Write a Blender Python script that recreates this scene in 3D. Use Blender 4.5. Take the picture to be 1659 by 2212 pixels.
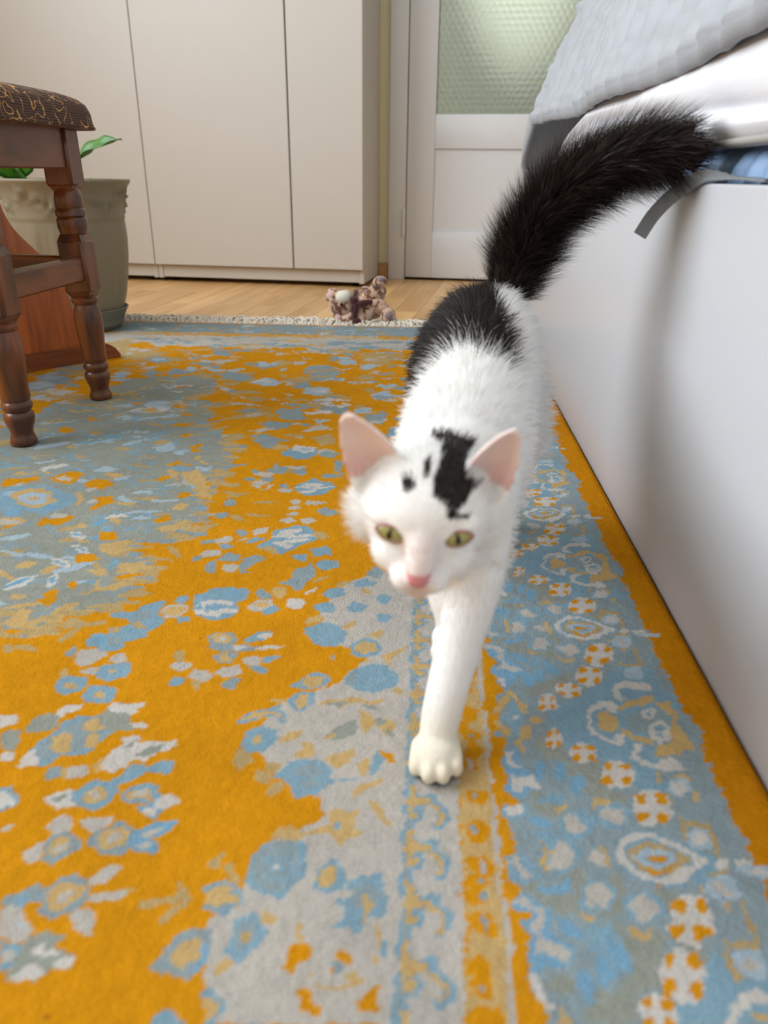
import bpy, bmesh, math, random
import numpy as np
from mathutils import Vector, Matrix, noise

for _o in list(bpy.data.objects):
    bpy.data.objects.remove(_o)
SC = bpy.context.scene
COL = SC.collection
R = math.radians
ROOM = R(-6.6)            # the room (walls, wardrobe, door) is turned a little against the bed and the rug

# ------------------------------------------------------------------ camera
cam_d = bpy.data.cameras.new('camera')
cam = bpy.data.objects.new('camera', cam_d)
COL.objects.link(cam)
_X = Vector((0.99822866, 0.05872657, 0.00952529))
_D = Vector((0.03252148, -0.40455946, -0.91393326))
_Z = Vector((-0.04981862, 0.91262415, -0.40575272))
cam.matrix_world = Matrix(((_X.x, -_D.x, -_Z.x, 0.0), (_X.y, -_D.y, -_Z.y, 0.0), (_X.z, -_D.z, -_Z.z, 0.364), (0, 0, 0, 1)))
cam_d.sensor_fit = 'VERTICAL'
cam_d.sensor_height = 32.0
cam_d.sensor_width = 24.0
cam_d.lens = 1640.0 / 2212.0 * 32.0
cam_d.clip_start = 0.02
cam_d.dof.use_dof = True
cam_d.dof.focus_distance = 1.0
cam_d.dof.aperture_fstop = 5.6
SC.camera = cam

# ------------------------------------------------------------------ light
world = bpy.data.worlds.new('sky')
SC.world = world
world.use_nodes = True
wn = world.node_tree.nodes['Background']
wn.inputs[0].default_value = (0.80, 0.90, 1.0, 1)
wn.inputs[1].default_value = 1.0

def area(name, loc, rot, sx, sy, power, color):
    d = bpy.data.lights.new(name, 'AREA')
    d.shape = 'RECTANGLE'; d.size = sx; d.size_y = sy; d.energy = power; d.color = color
    o = bpy.data.objects.new(name, d)
    COL.objects.link(o)
    o.location = loc; o.rotation_euler = rot
    return o
def rm(x, y, z=0.0):
    c, s = math.cos(ROOM), math.sin(ROOM)
    return (x * c - y * s, x * s + y * c, z)
# daylight through the window in the wall on the left
area('window_daylight', rm(-2.09, 0.44, 1.68), (0, R(-90), ROOM), 1.5, 2.28, 55.0, (0.88, 0.94, 1.0))
# added fill light, unseen, to brighten the hall behind the glazed door
area('hall_fill', rm(0.2, 4.1, 2.4), (0, 0, ROOM), 1.6, 1.2, 20.0, (0.97, 1.0, 1.0))

SC.view_settings.view_transform = 'Standard'
SC.view_settings.look = 'None'
SC.view_settings.gamma = 1.0
SC.view_settings.use_curve_mapping = False
SC.view_settings.exposure = 0.52
SC.cycles.max_bounces = 6
SC.cycles.diffuse_bounces = 4
SC.cycles.glossy_bounces = 3
SC.cycles.transmission_bounces = 6
SC.cycles.caustics_reflective = False
SC.cycles.caustics_refractive = False

# ------------------------------------------------------------------ helpers
def lin(r, g, b):
    f = lambda c: (c / 255 / 12.92) if c / 255 <= 0.04045 else ((c / 255 + 0.055) / 1.055) ** 2.4
    return (f(r), f(g), f(b), 1.0)

def mat(name, color=(0.8, 0.8, 0.8, 1), rough=0.5, spec=0.5, metal=0.0, noise_amt=0.0, noise_scale=20.0, bump=0.0, bump_scale=200.0, sheen=0.0, coord='Object', stretch=(1, 1, 1), color2=None):
    m = bpy.data.materials.new(name)
    m.use_nodes = True
    nt = m.node_tree; N = nt.nodes; L = nt.links
    b = N['Principled BSDF']
    b.inputs['Base Color'].default_value = color
    b.inputs['Roughness'].default_value = rough
    b.inputs['Specular IOR Level'].default_value = spec
    b.inputs['Metallic'].default_value = metal
    if sheen:
        b.inputs['Sheen Weight'].default_value = sheen
    if noise_amt or bump:
        tc = N.new('ShaderNodeTexCoord')
        mp = N.new('ShaderNodeMapping')
        mp.inputs['Scale'].default_value = stretch
        L.new(tc.outputs[coord], mp.inputs['Vector'])
    if noise_amt:
        nz = N.new('ShaderNodeTexNoise')
        nz.inputs['Scale'].default_value = noise_scale
        nz.inputs['Detail'].default_value = 5
        L.new(mp.outputs[0], nz.inputs['Vector'])
        mx = N.new('ShaderNodeMix'); mx.data_type = 'RGBA'
        c2 = color2 or tuple(c * 0.6 for c in color[:3]) + (1,)
        mx.inputs['A'].default_value = color
        mx.inputs['B'].default_value = c2
        rp = N.new('ShaderNodeMapRange')
        rp.inputs['From Min'].default_value = 0.35; rp.inputs['From Max'].default_value = 0.7
        rp.inputs['To Min'].default_value = 0.0; rp.inputs['To Max'].default_value = noise_amt
        L.new(nz.outputs['Fac'], rp.inputs['Value'])
        L.new(rp.outputs[0], mx.inputs['Factor'])
        L.new(mx.outputs['Result'], b.inputs['Base Color'])
    if bump:
        nb = N.new('ShaderNodeTexNoise')
        nb.inputs['Scale'].default_value = bump_scale
        nb.inputs['Detail'].default_value = 3
        L.new(mp.outputs[0], nb.inputs['Vector'])
        bp = N.new('ShaderNodeBump')
        bp.inputs['Strength'].default_value = bump
        bp.inputs['Distance'].default_value = 0.002
        L.new(nb.outputs['Fac'], bp.inputs['Height'])
        L.new(bp.outputs[0], b.inputs['Normal'])
    return m

def attr_mat(name, rough=0.8, spec=0.2, bump=0.0, bump_scale=800.0, sheen=0.0, grain=0.0, grain_scale=600.0):
    m = mat(name, rough=rough, spec=spec, bump=bump, bump_scale=bump_scale, sheen=sheen)
    N = m.node_tree.nodes; L = m.node_tree.links
    a = N.new('ShaderNodeAttribute'); a.attribute_name = 'tint'
    out = a.outputs['Color']
    if grain:
        tc = N.new('ShaderNodeTexCoord'); nz = N.new('ShaderNodeTexNoise')
        nz.inputs['Scale'].default_value = grain_scale; nz.inputs['Detail'].default_value = 3
        L.new(tc.outputs['Object'], nz.inputs['Vector'])
        rp = N.new('ShaderNodeMapRange'); rp.inputs['From Min'].default_value = 0.3; rp.inputs['From Max'].default_value = 0.7
        rp.inputs['To Min'].default_value = 1 - grain; rp.inputs['To Max'].default_value = 1 + grain
        L.new(nz.outputs['Fac'], rp.inputs['Value'])
        mx = N.new('ShaderNodeVectorMath'); mx.operation = 'SCALE'
        L.new(out, mx.inputs[0]); L.new(rp.outputs[0], mx.inputs['Scale'])
        out = mx.outputs[0]
    L.new(out, N['Principled BSDF'].inputs['Base Color'])
    return m

def wood_mat(name, c1, c2, rough=0.35, scale=(1, 1, 1), grain=14.0, coat=0.0, dist=4.0):
    m = bpy.data.materials.new(name)
    m.use_nodes = True
    N = m.node_tree.nodes; L = m.node_tree.links
    b = N['Principled BSDF']
    tc = N.new('ShaderNodeTexCoord'); mp = N.new('ShaderNodeMapping')
    mp.inputs['Scale'].default_value = scale
    L.new(tc.outputs['Object'], mp.inputs['Vector'])
    oi = N.new('ShaderNodeObjectInfo')
    ad = N.new('ShaderNodeVectorMath'); ad.operation = 'ADD'
    cx = N.new('ShaderNodeCombineXYZ')
    ml = N.new('ShaderNodeMath'); ml.operation = 'MULTIPLY'; ml.inputs[1].default_value = 37.0
    L.new(oi.outputs['Random'], ml.inputs[0])
    L.new(ml.outputs[0], cx.inputs[0]); L.new(ml.outputs[0], cx.inputs[2])
    L.new(mp.outputs[0], ad.inputs[0]); L.new(cx.outputs[0], ad.inputs[1])
    nz = N.new('ShaderNodeTexNoise')
    nz.inputs['Scale'].default_value = grain; nz.inputs['Detail'].default_value = 6; nz.inputs['Distortion'].default_value = dist * 0.1
    L.new(ad.outputs[0], nz.inputs['Vector'])
    rp = N.new('ShaderNodeValToRGB')
    rp.color_ramp.elements[0].position = 0.36; rp.color_ramp.elements[0].color = c2
    rp.color_ramp.elements[1].position = 0.62; rp.color_ramp.elements[1].color = c1
    L.new(nz.outputs['Fac'], rp.inputs['Fac'])
    mx = N.new('ShaderNodeMix'); mx.data_type = 'RGBA'; mx.blend_type = 'MULTIPLY'
    rr = N.new('ShaderNodeMapRange'); rr.inputs['To Min'].default_value = 0.86; rr.inputs['To Max'].default_value = 1.08
    L.new(oi.outputs['Random'], rr.inputs['Value'])
    gr = N.new('ShaderNodeCombineColor')
    for i in range(3): L.new(rr.outputs[0], gr.inputs[i])
    mx.inputs['Factor'].default_value = 1.0
    L.new(rp.outputs[0], mx.inputs['A']); L.new(gr.outputs[0], mx.inputs['B'])
    L.new(mx.outputs['Result'], b.inputs['Base Color'])
    b.inputs['Roughness'].default_value = rough
    b.inputs['Coat Weight'].default_value = coat
    b.inputs['Coat Roughness'].default_value = 0.2
    return m

def link(o, parent=None):
    COL.objects.link(o)
    if parent is not None:
        o.parent = parent
    return o
def tag(o, label=None, cat=None, group=None, kind=None):
    if label: o['label'] = label
    if cat: o['category'] = cat
    if group: o['group'] = group
    if kind: o['kind'] = kind
    return o
def thing(name, label, cat, loc=(0, 0, 0), rotz=0.0, group=None, kind=None):
    o = bpy.data.objects.new(name, None)
    o.empty_display_size = 0.05
    COL.objects.link(o)
    o.location = loc; o.rotation_euler = (0, 0, rotz)
    return tag(o, label, cat, group, kind)
def from_bm(name, bm, m, parent=None, smooth=False):
    me = bpy.data.meshes.new(name)
    bm.normal_update()
    bm.to_mesh(me); bm.free()
    if smooth:
        for p in me.polygons: p.use_smooth = True
        if smooth != True:
            me.set_sharp_from_angle(angle=R(smooth))
    me.materials.append(m)
    return link(bpy.data.objects.new(name, me), parent)
def from_py(name, v, f, m, parent=None, smooth=True):
    me = bpy.data.meshes.new(name)
    me.from_pydata([tuple(map(float, p)) for p in v], [], f)
    me.update()
    if smooth:
        for p in me.polygons: p.use_smooth = True
    me.materials.append(m)
    return link(bpy.data.objects.new(name, me), parent)
def bx(bm, x0, x1, y0, y1, z0, z1, bev=0.0, mtx=None, seg=1):
    r = bmesh.ops.create_cube(bm, size=1.0)
    vs = r['verts']
    for v in vs:
        v.co = Vector(((x0 + x1) / 2 + v.co.x * (x1 - x0), (y0 + y1) / 2 + v.co.y * (y1 - y0), (z0 + z1) / 2 + v.co.z * (z1 - z0)))
    if bev:
        es = list({e for v in vs for e in v.link_edges})
        r2 = bmesh.ops.bevel(bm, geom=es, offset=bev, segments=seg, affect='EDGES', profile=0.5)
        vs = list({v for f in r2['faces'] for v in f.verts} | {v for v in vs if v.is_valid})
    if mtx is not None:
        for v in vs: v.co = mtx @ v.co
    return vs
def box_obj(name, x0, x1, y0, y1, z0, z1, m, parent=None, bev=0.0, seg=1):
    bm = bmesh.new()
    bx(bm, x0, x1, y0, y1, z0, z1, bev, None, seg)
    return from_bm(name, bm, m, parent, smooth=40 if bev and seg > 1 else False)
def lathe(bm, prof, n=24, mtx=None, cap=True, flute=0.0, nfl=0):
    rings = []
    for (r, z) in prof:
        ring = []
        for i in range(n):
            a = 2 * math.pi * i / n
            rr = r
            p = Vector((rr * math.cos(a), rr * math.sin(a), z))
            ring.append(bm.verts.new(mtx @ p if mtx is not None else p))
        rings.append(ring)
    for k in range(len(rings) - 1):
        for i in range(n):
            bm.faces.new((rings[k][i], rings[k][(i + 1) % n], rings[k + 1][(i + 1) % n], rings[k + 1][i]))
    if cap:
        bm.faces.new(list(reversed(rings[0])))
        bm.faces.new(rings[-1])
    return rings
def tube(bm, pts, rad, n=10, cap=True):
    pts = [Vector(p) for p in pts]
    rads = rad if isinstance(rad, (list, tuple)) else [rad] * len(pts)
    rings = []
    prev = None
    for i, p in enumerate(pts):
        t = (pts[min(i + 1, len(pts) - 1)] - pts[max(i - 1, 0)]).normalized()
        if prev is None:
            ref = Vector((0, 0, 1)) if abs(t.z) < 0.9 else Vector((1, 0, 0))
            u = t.cross(ref).normalized()
        else:
            u = (prev - t * prev.dot(t)).normalized()
        prev = u
        w = t.cross(u)
        rr = rads[i] if isinstance(rads[i], (list, tuple)) else (rads[i], rads[i])
        rings.append([bm.verts.new(p + u * rr[0] * math.cos(2 * math.pi * k / n) + w * rr[1] * math.sin(2 * math.pi * k / n)) for k in range(n)])
    for i in range(len(rings) - 1):
        for k in range(n):
            bm.faces.new((rings[i][k], rings[i][(k + 1) % n], rings[i + 1][(k + 1) % n], rings[i + 1][k]))
    if cap:
        bm.faces.new(list(reversed(rings[0]))); bm.faces.new(rings[-1])
def ell(bm, c, r, rot=None, u=20, v=14):
    res = bmesh.ops.create_uvsphere(bm, u_segments=u, v_segments=v, radius=1.0)
    q = (rot or Matrix.Identity(3))
    for w in res['verts']:
        w.co = q @ Vector((w.co.x * r[0], w.co.y * r[1], w.co.z * r[2])) + Vector(c)
    return res['verts']
def spline(pts, n):
    """Catmull-Rom through pts, n samples"""
    P = [np.array(p, float) for p in pts]
    P = [2 * P[0] - P[1]] + P + [2 * P[-1] - P[-2]]
    out = []
    m = len(P) - 3
    for i in range(n):
        t = i / (n - 1) * m
        k = min(int(t), m - 1); t -= k
        a, b, c, d = P[k:k + 4]
        out.append(0.5 * ((2 * b) + (-a + c) * t + (2 * a - 5 * b + 4 * c - d) * t * t + (-a + 3 * b - 3 * c + d) * t ** 3))
    return out
rng = np.random.default_rng(7)
random.seed(7)
# outlines of the rug's woven motifs, in tenths of a millimetre on the rug: 'colour x,y x,y ...' or 'colour~centre axis axis' for round ones, F for a small blossom
RUG_FIELD = '''
w -852,2166 -965,2382 -1041,2546 -1038,2689 -898,2767 -907,2910 -896,3095 -774,3219 -530,3421 -579,3575 -728,3596 -966,3833 -1058,4050 -1065,4242 -1006,4452 -725,4637 -555,4852 -449,5077 -615,5229 -756,5287 -867,5678 -789,6046 -645,6320 -348,6528 -34,6648 -50,5977 -58,4918 -52,3689 -49,2997 -28,2220
g -3517,5245 -3293,5191 -3108,5261 -3107,5421 -3161,5538 -2755,5630 -2640,5791 -2705,6092 -2647,6305 -2682,6444 -2636,6636 -2939,6725 -3064,6852 -2911,6983 -2570,7043 -2364,7206 -2558,7487 -2346,7566 -2632,8208 -2535,8586 -2521,9240 -2598,9685 -2665,9989 -2997,10587 -3373,10963 -3336,11555 -3619,11845 -3431,12279 -4113,12566 -3734,12877 -3760,13458 -4207,14047 -4581,14010 -4887,13554 -5085,12938 -5267,12369 -5447,11923 -5579,11200 -5861,10811 -5810,10317 -5996,9881
w -2137,3289 -2097,3321 -2039,3296 -2003,3240 -2009,3192 -2066,3170 -2116,3195 -2151,3221
G -2105,3140 -2085,3178 -2009,3192 -1949,3159 -1893,3117 -1900,3081 -1930,3017 -1961,2989 -1993,2949 -2087,2981 -2095,3041 -2110,3103
t~-2015,3091 40,45 52,-54
w~-2009,3078 21,32 29,-27
w -2223,3033 -2187,3079 -2140,3119 -2105,3094 -2105,3032 -2097,2972 -2135,2961 -2180,2992
w -1987,3299 -1908,3314 -1795,3322 -1788,3284 -1821,3215 -1869,3202 -1902,3209 -1948,3244
G -1879,3155 -1851,3213 -1792,3235 -1762,3295 -1695,3300 -1633,3256 -1593,3230 -1611,3136 -1620,3082 -1657,3044 -1742,3039 -1796,3079 -1860,3111
t -1821,3196 -1770,3237 -1703,3260 -1645,3227 -1636,3162 -1659,3106 -1724,3084 -1792,3106
w~-1724,3170 27,39 24,-24
B -1600,3248 -1519,3302 -1402,3319 -1407,3262 -1455,3202 -1500,3180 -1429,3122 -1454,3067 -1557,3069 -1617,3091 -1621,3163 -1616,3210
w -1580,3194 -1518,3254 -1466,3257 -1511,3189 -1551,3154
w -1587,3111 -1526,3147 -1479,3118 -1524,3080
w~-1678,2916 70,71 32,-34
w~-1608,2792 98,33 20,-34
t~-1521,2837 39,6 6,-15
G -2147,2710 -2140,2749 -2083,2800 -2034,2843 -2000,2845 -1971,2799 -1932,2834 -1909,2876 -1851,2921 -1775,2876 -1728,2815 -1699,2778 -1716,2723 -1769,2690 -1812,2664 -1880,2638 -1940,2663 -1968,2722 -2018,2726 -2020,2688 -2105,2682
b -2087,2714 -2078,2776 -2042,2787 -2022,2733 -2046,2686
t -1950,2769 -1914,2811 -1888,2861 -1833,2864 -1782,2844 -1735,2815 -1762,2766 -1796,2718 -1829,2686 -1871,2675 -1915,2710
w~-1833,2769 25,44 28,-22
w -1789,2659 -1746,2699 -1693,2717 -1651,2697 -1620,2655 -1599,2542 -1653,2560 -1712,2591
w -2145,2680 -2086,2699 -2012,2673 -1974,2610 -1917,2549 -1935,2506 -1968,2483 -2019,2494 -2055,2512
l -2036,2627 -1976,2602 -1968,2560 -2014,2585
b -2048,2499 -2000,2481 -1934,2479 -1907,2414 -1915,2380 -1941,2346 -1966,2345
w~-1966,2416 37,2 14,-28
g -1944,2499 -1897,2536 -1859,2553 -1745,2547 -1726,2520 -1761,2497 -1718,2473 -1678,2455 -1633,2425 -1619,2380 -1650,2366 -1738,2366 -1760,2333 -1772,2295 -1859,2295 -1922,2297 -1938,2340 -1915,2380
W -1874,2449 -1830,2492 -1790,2461 -1709,2467 -1687,2448 -1759,2437 -1821,2433
W -1863,2377 -1799,2388 -1760,2346 -1781,2300 -1853,2296 -1919,2304 -1895,2330
W -1731,2405 -1682,2435 -1636,2418 -1631,2380 -1696,2369 -1744,2379
T -1276,2894 -1249,2920 -1212,2866 -1166,2806 -1171,2752 -1204,2727 -1266,2649 -1290,2662 -1276,2700 -1224,2748 -1206,2780 -1413,2728 -1432,2742 -1416,2774 -1263,2807 -1255,2847
w -2419,3193 -2399,3213 -2342,3236 -2353,3169 -2409,3175
G -1253,2404 -1236,2445 -1205,2466 -1214,2513 -1187,2569 -1155,2614 -1085,2640 -1044,2635 -1013,2616 -978,2488 -1028,2445 -1029,2362 -1091,2364 -1156,2392
t -1168,2469 -1160,2544 -1119,2581 -1072,2598 -1032,2545 -1035,2491 -1065,2443 -1077,2397 -1123,2426
B -1030,2451 -1037,2565 -1014,2574 -990,2487 -1006,2389 -1038,2393
b -1167,2157 -1146,2198 -1101,2224 -1065,2203 -1024,2166 -1008,2133 -1161,2123
k~-1638,2149 6,0 4,-8
t -591,3298 -539,3349 -496,3371 -511,3429 -336,3441 -346,3382 -349,3343 -302,3318 -305,3271 -366,3285 -388,3210 -424,3208 -461,3269 -495,3304 -528,3274 -573,3271
b~-444,3351 20,1 2,-24
t~-166,3413 45,-35 -9,-20
t -801,3256 -780,3304 -716,3327 -636,3295 -581,3280 -633,3230 -705,3216 -753,3240
b -860,3183 -794,3219 -676,3222 -613,3195 -581,3108 -579,3023 -617,2930 -664,2847 -717,2820 -782,2839 -845,2890 -898,2927 -898,3035 -886,3114
G -852,3179 -792,3210 -689,3208 -654,3174 -628,3105 -614,3020 -644,2944 -688,2885 -725,2859 -783,2878 -841,2923 -881,2961 -883,3036 -875,3115
b~-728,3025 84,5 15,-85
G~-734,3025 61,4 11,-61
b~-743,3035 36,2 6,-33
W~-749,3041 18,1 2,-13
b -547,3042 -479,3063 -443,3122 -400,3094 -367,3045 -351,2964 -369,2910 -441,2882 -523,2904 -514,2961
t -529,3018 -481,3029 -445,3078 -410,3051 -403,2960 -419,2927 -487,2914 -502,2978
T -1135,3054 -1087,3118 -1059,3093 -1063,3024 -1084,2997
T -1028,3001 -1020,3053 -995,3037 -966,2980 -919,2926 -965,2914 -1013,2969
b -1116,2880 -1069,2912 -967,2922 -906,2870 -885,2809 -911,2762 -946,2714 -1030,2716 -1078,2747
G -1111,2865 -1063,2892 -974,2898 -931,2861 -911,2807 -937,2775 -968,2735 -1038,2746 -1084,2765
t -1082,2859 -1029,2894 -966,2890 -981,2842 -915,2823 -913,2784 -954,2789 -998,2748 -1044,2768 -1088,2780 -1100,2826
b -914,2694 -842,2740 -804,2735 -766,2682 -701,2637 -728,2575 -762,2526 -800,2470 -849,2467 -917,2499 -899,2568 -899,2631
G~-828,2607 48,-18 -17,-88
T~-828,2593 22,-6 -4,-39
t -774,2704 -756,2742 -703,2745 -671,2718 -697,2680 -759,2661
t -937,2419 -920,2472 -866,2482 -864,2449 -897,2409 -926,2400
b -390,2850 -329,2854 -346,2948 -321,2982 -261,3011 -218,2997 -172,3033 -141,2986 -158,2928 -121,2883 -118,2822 -147,2745 -193,2750 -222,2704 -238,2660 -282,2650 -313,2698 -397,2692 -394,2714 -351,2747 -330,2800 -379,2812
G -331,2941 -230,2964 -170,2904 -165,2826 -217,2808 -285,2818 -304,2879
t -252,2898 -209,2870 -185,2825 -208,2771 -216,2712 -237,2725 -224,2807 -256,2867
w~-343,2892 37,2 2,-19
o -617,2459 -585,2494 -608,2553 -567,2569 -497,2573 -473,2541 -480,2501 -528,2484 -534,2445 -560,2418
t -573,2645 -567,2688 -530,2705 -542,2654 -517,2579 -555,2576
o -383,2527 -342,2553 -297,2546 -267,2495 -297,2480 -344,2510
G~-338,2464 36,2 2,-22
o~-374,2452 13,0 2,-22
t -484,2442 -451,2431 -428,2395 -364,2374 -287,2386 -278,2417 -299,2441 -251,2457 -210,2409 -256,2381 -315,2368 -405,2362 -453,2400
o -520,2327 -487,2348 -445,2345 -446,2314 -474,2300 -443,2291 -401,2287 -389,2247 -436,2244 -502,2251 -489,2282
o -242,2298 -193,2343 -160,2381 -117,2378 -127,2335 -142,2304 -116,2259 -167,2244 -222,2275
t -171,2722 -144,2709 -133,2639 -142,2570 -149,2496 -174,2488 -177,2534 -154,2569 -153,2638
b -128,2653 -101,2627 -102,2526 -127,2531
b -960,2323 -930,2347 -869,2287 -829,2248 -844,2189 -869,2142 -909,2140
t -952,2293 -910,2296 -870,2257 -861,2199 -889,2175 -918,2173
b~-675,2177 34,2 4,-18
b -2720,5109 -2719,5260 -2625,5267 -2529,5160 -2419,5150 -2392,5078 -2476,5001 -2548,5049 -2695,5074
b -2590,5289 -2481,5258 -2457,5337 -2302,5329 -2265,5255 -2349,5192 -2425,5168 -2530,5217
w -2721,4895 -2723,5018 -2629,5043 -2537,5050 -2496,4946 -2531,4857 -2609,4801 -2689,4846
G -2826,4922 -2797,5067 -2736,4999 -2738,4911
w -2449,4880 -2429,4986 -2375,5008 -2300,4891 -2373,4869
w -2620,4734 -2563,4788 -2475,4794 -2484,4695 -2551,4690
b -2481,4711 -2459,4829 -2353,4870 -2274,4876 -2212,4763 -2237,4697 -2347,4625 -2436,4650
t~-2358,4753 24,1 11,-28
t -2760,4691 -2751,4758 -2674,4698 -2706,4615
b -2727,4535 -2701,4647 -2592,4671 -2516,4677 -2480,4568 -2513,4489 -2605,4438 -2678,4493
t~-2591,4545 42,3 16,-37
b -2469,4432 -2470,4523 -2414,4573 -2251,4554 -2205,4436 -2238,4375 -2305,4356 -2420,4362
t~-2346,4456 41,2 16,-40
T~-1904,4989 50,3 26,-84
w~-1858,4855 93,6 20,-65
b -1899,4657 -1837,4709 -1794,4728 -1766,4635 -1846,4614
w -1775,4730 -1721,4815 -1610,4807 -1553,4746 -1580,4696 -1665,4658
T -1723,4654 -1608,4662 -1631,4537
W -2572,4224 -2535,4325 -2423,4348 -2405,4306 -2480,4244 -2518,4186
g -2680,4015 -2700,4146 -2662,4217 -2579,4237 -2516,4200 -2502,4093 -2548,4037
W -2949,4183 -2902,4200 -2809,4179 -2795,4099 -2872,4040
g -2826,3953 -2803,4045 -2725,4051 -2685,3937 -2663,3828 -2730,3823 -2768,3845
W -2743,3798 -2655,3828 -2632,3734 -2712,3741
b -2536,3694 -2553,3847 -2532,3948 -2501,4014 -2468,4135 -2397,4222 -2290,4230 -2221,4263 -2123,4133 -2095,4017 -2135,3963 -2147,3888 -2211,3835 -2339,3814 -2373,3741 -2427,3714
G -2521,3801 -2512,3924 -2473,3991 -2438,4111 -2367,4197 -2279,4203 -2213,4221 -2149,4131 -2126,4028 -2166,3974 -2191,3910 -2238,3857 -2358,3837 -2400,3762
W -2566,3704 -2565,3786 -2542,3860 -2482,3792 -2438,3736 -2492,3709 -2524,3672
t~-2242,4138 81,30 35,-65
t~-2376,3934 67,52 67,-93
t~-2187,3972 29,40 51,-61
G~-2307,3977 34,2 32,-72
g -2272,4231 -2215,4319 -2165,4381 -2054,4360 -2014,4277 -2048,4219 -1984,4169 -1886,4149 -1890,4109 -2038,4099 -2096,4043
W -2225,4319 -2183,4379 -2099,4356 -1973,4394 -1958,4352 -2033,4304 -1978,4280 -2035,4234 -2109,4284 -2181,4279
W -2001,4168 -1896,4176 -1869,4124 -1965,4117
W -2018,4022 -1928,4042 -1880,4032 -1867,3970 -1764,4002 -1619,4012 -1600,3951 -1707,3882 -1790,3805 -1869,3811 -1872,3752 -1948,3689 -2006,3708 -2047,3810 -2018,3909 -1969,3962
g -1972,3925 -1910,3992 -1889,4006 -1908,3917
g -1861,3859 -1799,3949 -1680,3983 -1706,3906 -1794,3840
t -2085,3737 -2068,3821 -2001,3697 -2036,3661
w -2250,3657 -2243,3715 -2122,3746 -2089,3668 -2130,3610 -2214,3615
t -2277,3644 -2267,3713 -2248,3726 -2222,3614
G -2363,3616 -2357,3707 -2277,3736 -2263,3668 -2305,3598
b -1949,3589 -1887,3660 -1848,3777 -1766,3783 -1733,3739 -1687,3824 -1564,3808 -1551,3740 -1581,3681 -1641,3711 -1722,3705 -1767,3646 -1854,3596
b -2098,3410 -2115,3502 -2052,3582 -1967,3632 -1882,3605 -1845,3510 -1852,3426 -1936,3380 -2031,3384
t -2038,3434 -2030,3529 -1969,3577 -1901,3549 -1896,3475 -1956,3430
w~-1978,3501 28,1 19,-45
W -2275,3449 -2225,3495 -2121,3534 -2105,3461 -2051,3392 -2164,3364 -2213,3402
g -2216,3443 -2142,3490 -2124,3449 -2179,3414
b -1810,3502 -1775,3579 -1671,3608 -1594,3570 -1596,3506 -1629,3442 -1722,3435 -1779,3442
t -1791,3493 -1732,3550 -1634,3546 -1629,3462 -1690,3479 -1764,3463
w~-1689,3521 36,24 18,-28
B -1691,3417 -1610,3433 -1596,3506 -1560,3540 -1516,3409 -1511,3369 -1566,3326 -1651,3369
W -1580,3435 -1545,3520 -1490,3524 -1406,3457 -1466,3422 -1531,3408
W~-1590,3374 45,3 10,-30
b~-2510,3423 63,45 71,-86
W~-2515,3417 46,33 56,-68
k~-1803,5247 7,0 3,-11
b -954,5390 -931,5450 -621,5473 -617,5338 -636,5225 -760,5216 -861,5264
G -1752,5274 -1699,5354 -1546,5346 -1498,5236 -1542,5159 -1691,5166
t~-1635,5273 83,6 18,-73
w~-1627,5264 41,3 9,-36
b -1461,5257 -1360,5379 -1222,5389 -1200,5333 -1311,5249 -1421,5223
W~-1274,5328 58,24 11,-36
G -1717,5146 -1624,5189 -1522,5160 -1407,5205 -1298,5140 -1389,5080 -1631,5098
W~-1446,5147 61,4 8,-35
W -1329,5138 -1237,5199 -1091,5201 -1124,5153 -1274,5124
G -1653,5025 -1555,5085 -1435,5059 -1457,4935 -1552,4911
t~-1538,4998 50,3 17,-67
w -1409,4990 -1330,5049 -1242,5020 -1251,4916 -1363,4925
b -1242,5020 -1168,5060 -1074,5050 -1152,4974 -1208,4953
b -1316,4895 -1251,4916 -1158,4856 -1186,4797 -1263,4832
w -1557,4778 -1519,4863 -1405,4888 -1353,4793 -1434,4722
G -1476,4656 -1415,4724 -1342,4745 -1356,4602 -1441,4596
w -1653,4804 -1600,4791 -1584,4696 -1609,4646
G -696,5042 -658,5151 -554,5140 -495,5057 -539,4985 -650,4994
t~-598,5067 60,4 5,-51
t -510,5108 -396,5081 -401,5012 -502,5022
o -665,5204 -529,5196 -410,5133 -455,4940 -529,4885 -556,4769 -686,4650 -666,4793 -674,4941
b -956,4662 -876,4762 -793,4866 -708,4823 -640,4747 -690,4681 -797,4627 -896,4651
t~-784,4737 77,29 17,-68
b -556,4769 -519,4886 -436,4958 -339,4999 -238,4973 -144,4880 -139,4752 -231,4683 -331,4615 -429,4653 -520,4709
G -546,4770 -496,4854 -450,4890 -447,4745 -503,4726
b -962,4481 -924,4588 -842,4609 -746,4600 -752,4452 -815,4376 -912,4412
t~-833,4490 50,3 13,-85
t -1084,4487 -1035,4520 -967,4510 -993,4449
b -1107,4370 -1036,4432 -957,4452 -1016,4376
b -1260,4241 -1199,4328 -1074,4386 -953,4380 -906,4272 -931,4237 -1024,4319 -1124,4278 -1226,4209
t -1236,4252 -1187,4315 -1069,4365 -961,4352 -925,4274 -1026,4333 -1129,4298
b -1181,4055 -1173,4133 -1073,4207 -1021,4170 -949,4162 -945,4098 -954,4008 -987,3957 -1108,3924 -1156,3982
t~-1074,4063 36,2 10,-47
t -953,4046 -913,4113 -853,4169 -776,4188 -792,4121 -884,4051
T -1186,3858 -1195,3967 -1150,3957 -1061,3903 -1065,3843 -1123,3769
o -1061,3903 -1007,3931 -968,3862 -970,3791 -1019,3788 -1056,3844
T -973,3803 -957,3851 -872,3845 -876,3775 -931,3760
T -1024,3697 -1009,3777 -931,3760 -892,3728 -911,3661 -959,3657
T -912,3585 -895,3662 -817,3678 -808,3624 -865,3546
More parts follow.
